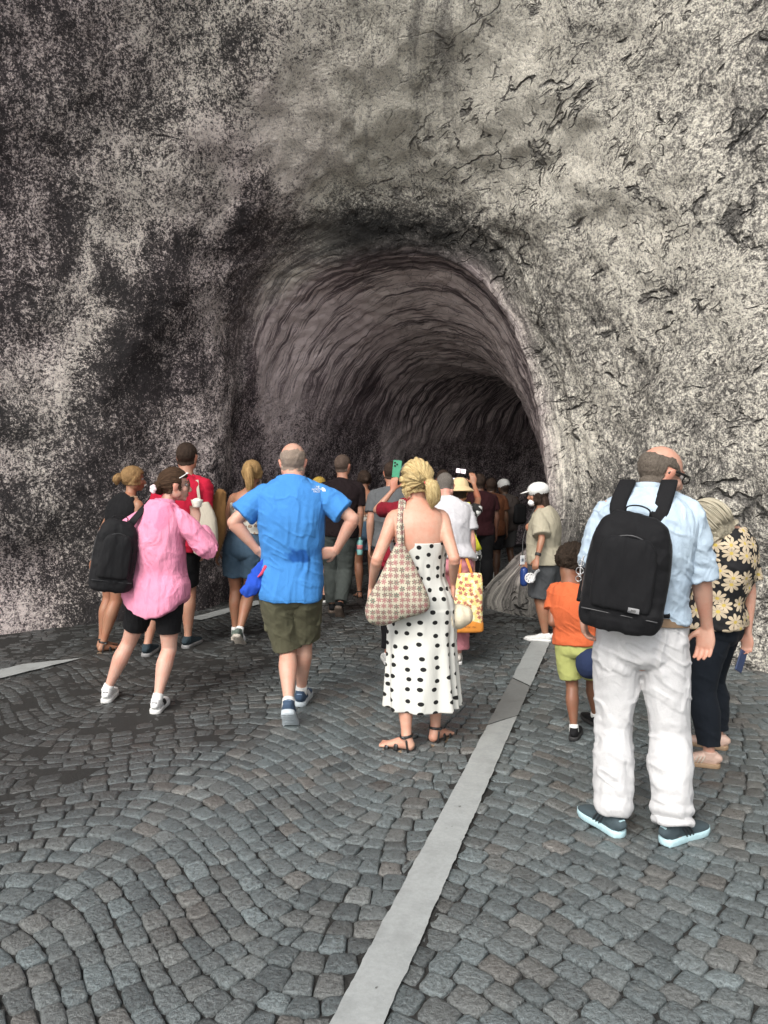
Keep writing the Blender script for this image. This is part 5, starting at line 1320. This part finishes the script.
def raise_to(px, py, Y, pole=(0, -.3, -1), sx=1):
    W = V(px, py, Y); return lambda pel, neck, s, f, k: (W, (s[0]*sx*1.0, s[1]*sx, -1.), nrm(np.array([-.15*sx, .15, 1])), -s*sx, f, .45)
def down_to(px, py, Y, sx=1, cu=.4): W = V(px, py, Y); return lambda pel, neck, s, f, k: (W, (s[0]*sx*.3-f[0], s[1]*sx*.3-f[1], 0), None, None, None, cu)

# red T-shirt behind the pink shirt
p = walker('dark-haired man in red T-shirt and black shorts behind the woman in pink', (170, 650), 443, hx=8, yaw=-6, skin=SK2, step=(-.16, .14), gap=.13, build=1.04)
tee(p, 'r', cloth('red_cotton', (.40, .012, .035)), sleeve=.75, loose=.018); shorts(p, .88, cloth('black_cotton', (.01, .01, .011))); shoes(p, cloth('dark_slate_mesh', (.03, .045, .055)), plain('grey_rubber', (.2, .2, .2), .7))
b = Buf(); Y = 6.6; tube(b, [V(203, 503, Y), V(206, 520, Y), V(206, 545, Y), V(202, 556, Y)], [(.05, .03), (.09, .05), (.10, .06), (.08, .04)], n=28, ex=3, cap=.2)
g = grp('tote_bag', 'off-white canvas tote between the woman in pink and the ponytailed woman', 'bag', V(203, 556, Y)); Vt, Q = remesh(b, .008, 1); place('bag_body', mkmesh('bag', Vt, Q), cloth('canvas', (.42, .38, .31)), g)
b = Buf(); ribbon(b, [V(200, 505, Y), V(198, 490, Y), V(197, 480, Y+.05)], .025, .006, (1, 0, 0)); place('strap', b.mesh('strap'), cloth('canvas', (.42, .38, .31)), g)

# black vest, left
p = walker('woman in black vest and cream shorts standing against the left rock wall', (104, 650), 467, hx=16, yaw=-32, sex='f', skin=SKT, hair='bun', hairc=('tawny', (.14, .075, .03), (.36, .23, .11)), head_yaw=-62, step=(.05, -.02), bare=True, gap=.07)
tee(p, 'b', cloth('black_cotton', (.01, .01, .011)), nm='vest', sleeve=0, hem=.12, e=.008, loose=.006, arms=()); shorts(p, .60, cloth('cream_cotton', (.50, .45, .36)), waist=.30, e0=.02, e1=.034, ew=.012)
for i in (0, 1): sandal(p, i, plain('black_leather', (.012, .012, .012), .4), plain('tan_sole', (.28, .2, .13), .7))
b = Buf(); n_, s_, f_ = p.frame(.8); c2, _, _ = p.frame(.25)
ribbon(b, [c2-s_*.155-f_*.02, n_-s_*.06-f_*.105-UP*.02, p.S[1]*.55+p.neck*.45+UP*.048-f_*.02, n_+s_*.07+f_*.10], .035, .006, f_); place('bag_strap', b.mesh('strap'), plain('beige_webbing', (.38, .27, .17), .8), p.root)

# ponytail and denim shorts
p = walker('ponytailed woman in white leaf print top and denim shorts near the left wall', (238, 641), 461, hx=8, yaw=-2, sex='f', skin=SKT, hair='pony', hairc=('caramel', (.16, .085, .035), (.44, .29, .13)), step=(.10, -.20), lift=(0, 38), gap=.055)
leaf = flower_mat('leaf_print', (.62, .59, .52), (.30, .20, .14), (.5, .4, .3), 17., npet=1, size=.36, rnd=.5, thin=.75)
b = Buf(); pts, rad, sd = p.tors(.010, hs=[.22, .35, .5, .66, .76]); tube(b, pts, rad, sd, n=32, ex=2.35, cap=.03); garment(p, 'strapless_top', b, leaf, vox=.0075, fold=.004)
shorts(p, .62, cloth('denim', (.055, .095, .14), (.09, .14, .19), bump=.5), nm='denim_shorts', waist=.32, e0=.018, e1=.04, ew=.012)
b = Buf(); pts, rad, sd = p.tors(.018, hs=[.29, .30, .32, .325]); tube(b, pts, rad, sd, n=32, ex=2.35, cap=.02); place('belt', b.mesh('belt'), plain('dark_belt', (.02, .02, .025), .5), p.root)
shoes(p, cloth('sage_suede', (.12, .15, .13)), plain('pale_rubber', (.42, .38, .33), .7), sock=plain('white_sock', (.65, .65, .63), .9), accent=plain('white_trim', (.6, .6, .6)))
b = Buf(); C, M, k = p.head, p.HM, p.hk
for s_ in (-1, 1): ellip(b, C+M@(np.array([s_*.036, .075, .075])*k), np.array([.030, .006, .022])*k, M@rotx(-40))
tube(b, [C+M@(np.array([.098*math.cos(a), .03, .02+.085*math.sin(a)])*k) for a in np.linspace(0, 3.14, 13)], .003, n=6, sub=1); place('sunglasses', b.mesh('sunglasses'), plain('black_acetate', (.01, .01, .01), .2), p.root)
b = Buf(); Y = 6.85; tube(b, [V(222, 492, Y), V(217, 512, Y), V(213, 535, Y), V(209, 555, Y)], [(.04, .04), (.075, .05), (.095, .06), (.075, .05)], side=(1, 0, .2), n=26, cap=.4)
standalone('tan_jacket', b, cloth('tan_suede', (.20, .105, .04), bump=.6), 'tan brown jacket draped over the left arm of the ponytailed woman', 'jacket', vox=.008, fold=.014, fs=12, zst=.3)

# black T-shirt, grey trousers
p = walker('cropped-haired man in black T-shirt and grey trousers walking inside the tunnel mouth', (336, 614), 455, hx=5, yaw=-4, skin=SK2, hairc=('cropped_brown', (.05, .035, .028), (.14, .10, .08)), step=(.12, -.24), lift=(0, 48), gap=.07, head_yaw=-25, build=1.06)
tee(p, 'bk', cloth('black_jersey2', (.014, .009, .010)), sleeve=.7, loose=.02); garment(p, 'trousers', leg_buf(p, 1.9, e0=.022, e1=.030, waist=.15, ew=.008), cloth('slate_cotton', (.065, .075, .07)), vox=.008, fold=.007)
shoes(p, cloth('black_canvas', (.012, .012, .013)), plain('brown_rubber', (.12, .09, .07), .7))
pa, r, E, W, S = p.armc[1]; b = Buf(); c = W-UP*.12+np.array([0, -.03, 0]); tube(b, [c+UP*.06, c+UP*.05, c-UP*.08, c-UP*.10], [.016, .032, .032, .028], n=20, sub=2, cap=.2); tube(b, [c+UP*.06, c+UP*.085], .014, n=12)
g = standalone('water_bottle', b, plain('aqua_bottle', (.25, .50, .48), .2), 'small aqua drinks bottle in the hand of the man in the black T-shirt', 'bottle')
b = Buf(); tube(b, [c+UP*.01, c-UP*.04], .0335, n=20, cap=.02); o = link('bottle_label', b.mesh('label'), plain('white_red_label', (.6, .2, .2), .5)); o.data.transform(Matrix.Translation(Vector(-np.array(g.location)))); o.parent = g

# open-backed halter, denim shorts
p = walker('dark-haired woman in open-backed halter and denim shorts between two men in the tunnel', (366, 598), 471, hx=-2, yaw=12, sex='f', skin=SKT, hair='bun', step=(.05, -.05), bare=True)
b = Buf(); pts, rad, sd = p.tors(.008, hs=[.30, .42, .5]); tube(b, pts, rad, sd, n=30, ex=2.35, cap=.03); garment(p, 'halter_top', b, leaf, vox=.0075, fold=.003)
shorts(p, .55, cloth('denim', (.055, .095, .14)), nm='denim_shorts', waist=.28, e1=.03, ew=.012)
for i in (0, 1): sandal(p, i, plain('black_leather', (.012, .012, .012), .4), plain('tan_sole', (.28, .2, .13), .7))

# grey T-shirt, left of the blond woman
p = walker('man in grey T-shirt seen in the gap left of the polka dot woman', (392, 628), 462, hx=0, yaw=-3, skin=SK2, step=(.05, -.05), build=1.02, head_pitch=10)
tee(p, 'gr', cloth('grey_marl', (.10, .105, .11))); garment(p, 'trousers', leg_buf(p, 1.9, e0=.014, e1=.02, waist=.15), cloth('charcoal_cotton', (.02, .02, .024)), vox=.008); shoes(p, cloth('black_canvas', (.012, .012, .013)), WR())
# raised green phone
p = walker('person in dark red top and black trousers hidden behind the blond woman, one arm raised', (398, 662), 470, hx=14, yaw=0, sex='f', skin=SK2, hair='short', step=(-.02, .05), arms=(raise_to(393, 490, 6.62, sx=-1), None), Y=6.35)
tee(p, 'dr', cloth('crimson_cotton', (.18, .01, .02)), hem=-.05); garment(p, 'trousers', leg_buf(p, 1.85, e0=.012, e1=.02, waist=.15), cloth('black_cotton', (.01, .01, .011)), vox=.008); shoes(p, WS(), WR())
b = Buf(); c = V(397, 469, 6.66); box(b, c, (.038, .005, .075), roty(6), .005); 
g = standalone('phone', b, plain('green_case', (.06, .30, .17), .35), 'phone in a green case raised beside the blond hair of the polka dot woman', 'phone', False)
for dx, dz in ((-.018, .055), (.0, .04), (-.018, .028)):
    b = Buf(); tube(b, [c+np.array([dx, -.005, dz]), c+np.array([dx, -.009, dz])], .0085, n=16, cap=.1); o = link('lens', b.mesh('lens'), plain('lens_black', (.01, .02, .015), .1)); o.data.transform(Matrix.Translation(Vector(-np.array(g.location)))); o.parent = g

# white T-shirt, pink trousers, floral bag
p = walker('stout person in white T-shirt and pink trousers just right of the polka dot woman', (452, 665), 470, hx=-2, yaw=2, sex='f', skin=(.55, .30, .24), build=1.18, hair='short', hairc=('grey_crop', (.08, .07, .06), (.2, .18, .16)), head_pitch=38, lean=.10, headz=-.03, step=(.0, .03), Y=6.3)
tee(p, 'wt', cloth('white_jersey', (.52, .51, .53)), hem=.06, loose=.03, sleeve=.7, e=.016, sl_e=.02, sl_open=.02); garment(p, 'trousers', leg_buf(p, 1.86, e0=.02, e1=.045, waist=.22, bell=.02), cloth('dusty_pink_linen', (.50, .20, .23)), vox=.008, fold=.009)
shoes(p, plain('cream_leather', (.6, .56, .5), .5), WR())
Y = 6.15; c = V(466, 601, Y); b = Buf()
tube(b, [V(467, 574, Y), V(467, 585, Y), V(466, 605, Y), V(466, 624, Y), V(466, 629, Y)], [(.115, .03), (.125, .045), (.130, .06), (.132, .06), (.12, .05)], n=40, ex=4, cap=.2)
g = grp('shopping_bag', 'yellow flowered shopping bag with an orange base hanging right of the polka dot woman', 'bag', V(466, 630, Y))
Vt, Q = remesh(b, .007, 1); Vt = Vt+vnormals(Vt, Q)*(.006*fbm(Vt*np.array([12, 12, 6]), 3, 3))[:, None]; me = mkmesh('bag', Vt, Q); setattr_f(me, 'guv', np.stack([Vt[:, 0], Vt[:, 2], 0*Vt[:, 0]], 1), 'FLOAT_VECTOR')
place('bag_body', me, flower_mat('yellow_blossom_print', (.68, .58, .22), (.50, .16, .12), (.10, .16, .06), 22., npet=2, size=.36, rnd=.8, thin=.5, extra=(.72, .68, .45)), g)
b = Buf(); tube(b, [V(466, 619, Y), V(466, 622, Y), V(466, 629, Y), V(466, 631, Y)], [(.128, .060), (.137, .066), (.139, .066), (.130, .06)], n=40, ex=4, cap=.1); place('bag_base', b.mesh('base'), cloth('orange_band', (.70, .27, .05)), g)
tm = text_mesh('~ ~~ ~', .05, 'base_pattern', plain('brown_print', (.2, .06, .02)), np.stack([[1, 0, 0], [0, 0, 1.], [0, -1., 0]], 1), V(466, 625, Y)+np.array([0, -.069, 0]), g)
for dx in (-.05, .05):
    b = Buf(); ribbon(b, [V(466, 576, Y)+np.array([dx, 0, 0]), V(465, 568, Y)+np.array([dx*.8, .0, 0]), V(463, 556, Y)+np.array([dx*.3, .05, .02])], .022, .005, (1, 0, 0)); place('bag_handle', b.mesh('handle'), cloth('orange_band', (.7, .27, .05)), g)

# straw hat
p = walker('person in straw bucket hat and black and white patterned top raising a phone', (466, 640), 481, hx=-3, yaw=-4, sex='f', skin=SKT, hair='short', arms=(None, raise_to(474, 484, 7.75, sx=1)), Y=7.4, H=1.60)
zig = flower_mat('mono_print', (.015, .015, .015), (.6, .6, .58), (.6, .6, .58), 18., npet=1, size=.5, rnd=1., thin=.7)
tee(p, 'zz', zig, sleeve=.25, hem=-.05); garment(p, 'trousers', leg_buf(p, 1.85, e0=.012, e1=.02, waist=.15), cloth('black_cotton', (.01, .01, .011)), vox=.008); shoes(p, cloth('black_canvas', (.012, .012, .013)), plain('black_rubber', (.02, .02, .02), .7))
b = Buf(); C, M, k = p.head, p.HM, p.hk; W = lambda *v: C+M@(np.array(v)*k)
tube(b, [W(0, -.01, .045), W(0, -.01, .075), W(0, -.01, .115), W(0, -.01, .135)], np.array([[.098, .116], [.094, .112], [.082, .098], [.062, .075]])*k, side=M[:, 0], n=36, cap=.3)
tube(b, [W(0, -.01, .008), W(0, -.01, .026), W(0, -.01, .052)], np.array([[.155, .170], [.135, .15], [.100, .118]])*k, side=M[:, 0], n=36, cap=.03)
garment(p, 'straw_hat', b, cloth('straw', (.62, .47, .27), bump=.6), vox=.006, fold=.002)
b = Buf(); n_, s_, f_ = p.frame(.8); sh = p.S[1]*.5+p.neck*.5+UP*.05; c0 = p.frame(.1)[0]
ribbon(b, [sh+f_*.04, sh-f_*.03, n_-f_*.12+s_*.09-UP*.10, c0+s_*.17-f_*.13+UP*.02], .055, .010, s_); place('bag_strap', b.mesh('strap'), cloth('acid_yellow_webbing', (.62, .62, .05)), p.root)
SCREEN = NT('lit_screen'); SCREEN = SCREEN.fin((.02, .02, .02), .2, Emission_Color=(.9, .75, .78, 1), Emission_Strength=1.2)
def lit_phone(px, py, Y, label, w=.074, h=.038, tilt=0):
    c = V(px, py, Y); b = Buf(); box(b, c, (w, .005, h), roty(tilt), .004); g = standalone('phone', b, PHONE(), label, 'phone', False)
    for x0, x1 in ((-.9, -.15), (.0, .85)):
        b = Buf(); box(b, c+roty(tilt)@np.array([w*(x0+x1)/2, -.0062, 0]), (w*(x1-x0)/2, .001, h*.72), roty(tilt)); o = link('screen', b.mesh('screen', False), SCREEN); o.data.transform(Matrix.Translation(Vector(-np.array(g.location)))); o.parent = g
lit_phone(461, 471, 7.85, 'lit phone held above the straw hat', .055, .030, 8)

# dark-haired photographer with grey top; skin and top darkened as tunnel shade
p = walker('dark-haired person in grey top photographing from behind the straw hat', (446, 612), 470, yaw=0, skin=(.16,.085,.06), H=1.66, arms=(None, raise_to(456, 494, 9.0, sx=1)), Y=8.6); tee(p, 'gy', cloth('slate_jersey', (.035, .038, .045))); shorts(p, .9, cloth('black_cotton', (.01, .01, .011))); shoes(p, cloth('black_canvas', (.012, .012, .013)), WR())
lit_phone(456, 480, 9.0, 'lit phone at arm height left of the straw hat', .062, .032)
# yellow cap; top darkened to stand in for tunnel shade
p = walker('person in yellow cap glimpsed beyond the shoulder of the man in blue', (316, 592), 478, yaw=0, skin=SK2, H=1.5, Y=9.2); tee(p, 'yc', cloth('maroon_jersey', (.028, .008, .010))); shorts(p, .9, cloth('black_cotton', (.01, .01, .011))); shoes(p, cloth('black_canvas', (.012, .012, .013)), WR())
b = Buf(); ellip(b, p.head+UP*.045*p.hk, np.array([.096, .114, .088])*p.hk, p.HM); ellip(b, p.head+p.HM@(np.array([0, .12, .035])*p.hk), np.array([.06, .07, .012])*p.hk, p.HM); garment(p, 'cap', b, cloth('mustard_twill', (.42, .28, .06)), fold=.001)
# three figures deeper in, tunnel shade put into skin and clothes colours
p = walker('person in dark maroon top and black trousers in the dim tunnel', (484, 588), 474, yaw=4, skin=(.12,.06,.04), H=1.66, Y=9.7); tee(p, 'm', cloth('maroon_jersey', (.028, .008, .010))); garment(p, 'trousers', leg_buf(p, 1.88, e0=.02, e1=.03, waist=.15), cloth('black_cotton', (.01, .01, .011)), vox=.009); shoes(p, WS(), WR())
p = walker('person in rusty orange shirt and dark shorts in the dim tunnel', (496, 575), 478, yaw=-10, skin=(.09,.05,.03), H=1.6, Y=10.5); tee(p, 'o', cloth('rust_cotton', (.10, .038, .018)), hem=-.12, loose=.03); shorts(p, .8, cloth('black_cotton', (.01, .01, .011))); shoes(p, WS(), WR())
p = walker('person in white cap with a dark bag in the dim tunnel', (510, 574), 480, yaw=20, skin=(.09,.05,.03), H=1.58, Y=10.9); tee(p, 'w', cloth('taupe_jersey', (.07, .058, .053))); shorts(p, .8, cloth('grey_cotton', (.07, .07, .07))); shoes(p, WS(), WR())
b = Buf(); ellip(b, p.head+UP*.045*p.hk, np.array([.096, .114, .088])*p.hk, p.HM); ellip(b, p.head+p.HM@(np.array([0, .12, .035])*p.hk), np.array([.06, .07, .012])*p.hk, p.HM); garment(p, 'cap', b, cloth('white_twill', (.6, .6, .58)), fold=.001)
b = Buf(); box(b, p.frame(.45)[0]+rgt(20)*.16-fwd(20)*.12, (.10, .06, .14), rotz(20), .03); standalone('shoulder_bag', b, BLACKF(), 'dark shoulder bag on the white-capped figure in the dim tunnel', 'bag', vox=.012)

# white cap, beige T-shirt, facing left
def beige():
    Y = 7.25
    p = walker('woman in white cap, beige T-shirt and grey shorts facing left by the tunnel edge', (548, 641), 484, hx=0, yaw=62, sex='f', skin=SKT, hair='long', build=1.16, head_yaw=80, step=(.05, -.07), gap=.06,
        arms=(down_to(537, 559, 6.80, -1, .8), down_to(528, 563, 7.25, 1, .8)), head_pitch=6)
    tee(p, 'bg', cloth('khaki_beige_cotton', (.36, .33, .25)), sleeve=.85, loose=.03, hem=-.02, e=.014, sl_e=.02, sl_open=.03)
    garment(p, 'shorts', leg_buf(p, .95, e0=.03, e1=.05, waist=.12, ew=.010), cloth('storm_grey_cotton', (.075, .08, .085)), vox=.008)
    shoes(p, WS(), WR(), sock=None)
    C, M, k = p.head, p.HM, p.hk; W = lambda *v: C+M@(np.array(v)*k)
    b = Buf(); ellip(b, W(0, -.014, .050), np.array([.104, .124, .090])*k, M); c = cloth('white_twill', (.6, .6, .58)); garment(p, 'cap', b, c, vox=.006, fold=.0005)
    b = Buf(); ellip(b, W(0, .115, .040), np.array([.065, .075, .010])*k, M@rotx(-12)); place('cap_peak', b.mesh('peak'), c, p.root)
    b = Buf(); ellip(b, W(0, .07, -.085), np.array([.055, .045, .040])*k, M); place('face_mask', b.mesh('mask'), plain('white_paper_mask', (.7, .7, .7), .8), p.root)
    pa, r, E, W_, S = p.armc[0]; b = Buf(); u = nrm(W_-E); tube(b, [W_-u*.03, W_-u*.055], [.027, .028], n=18, cap=.05); place('watch_band', b.mesh('watch_band'), plain('black_rubber', (.02, .02, .02), .7), p.root)
    c = V(530, 578, 6.9); b = Buf(); tube(b, [c+np.array([.042*math.cos(a), 0, .042*math.sin(a)]) for a in np.linspace(0, 6.283, 25)], .007, n=8, sub=1, cap=0)
    g = grp('hand_fan', 'small white battery fan in the hand of the woman in beige', 'fan', c-UP*.04); place('guard_ring', b.mesh('guard'), plain('white_plastic', (.68, .68, .68), .35), g)
    for a in np.arange(0, 6.28, .785):
        b = Buf(); ellip(b, c+np.array([.022*math.cos(a), 0, .022*math.sin(a)]), (.019, .003, .009), roty(-math.degrees(a))); place('blade', b.mesh('blade'), plain('white_plastic', (.68, .68, .68), .35), g)
    b = Buf(); tube(b, [c-np.array([-.02, 0, .035]), c+np.array([.05, 0, .045]), c+np.array([.08, 0, .07])], .013, n=12); place('fan_handle', b.mesh('handle'), plain('white_plastic', (.68, .68, .68), .35), g)
    b = Buf(); c = V(522.5, 560, 7.0); box(b, c, (.024, .004, .042), rotz(30), .003); g = grp('badge', 'white badge on a lanyard against the front of the woman in beige', 'badge', c-UP*.04); place('card', b.mesh('card', False), plain('white_card', (.66, .68, .70), .5), g)
    b = Buf(); box(b, c+np.array([.0, -.0048, .0]), (.013, .001, .014), rotz(30)); place('card_print', b.mesh('card_print', False), plain('print_grey', (.12, .14, .18), .5), g)
    b = Buf(); tube(b, [c+UP*.04, V(524, 535, 7.06), V(536, 506, 7.1), V(545, 505, 7.1)], [(.005, .002)]*4, n=6); place('lanyard', b.mesh('lanyard'), plain('black_strap', (.015, .015, .015)), g)
    b = Buf(); c = V(524, 575, 7.05); tube(b, [c+UP*.07, c+UP*.05, c-UP*.07, c-UP*.09], [.016, .034, .036, .030], n=20, sub=2); standalone('blue_bottle', b, plain('navy_bottle', (.02, .05, .20), .25), 'dark blue bottle hanging below the badge of the woman in beige', 'bottle')
beige()
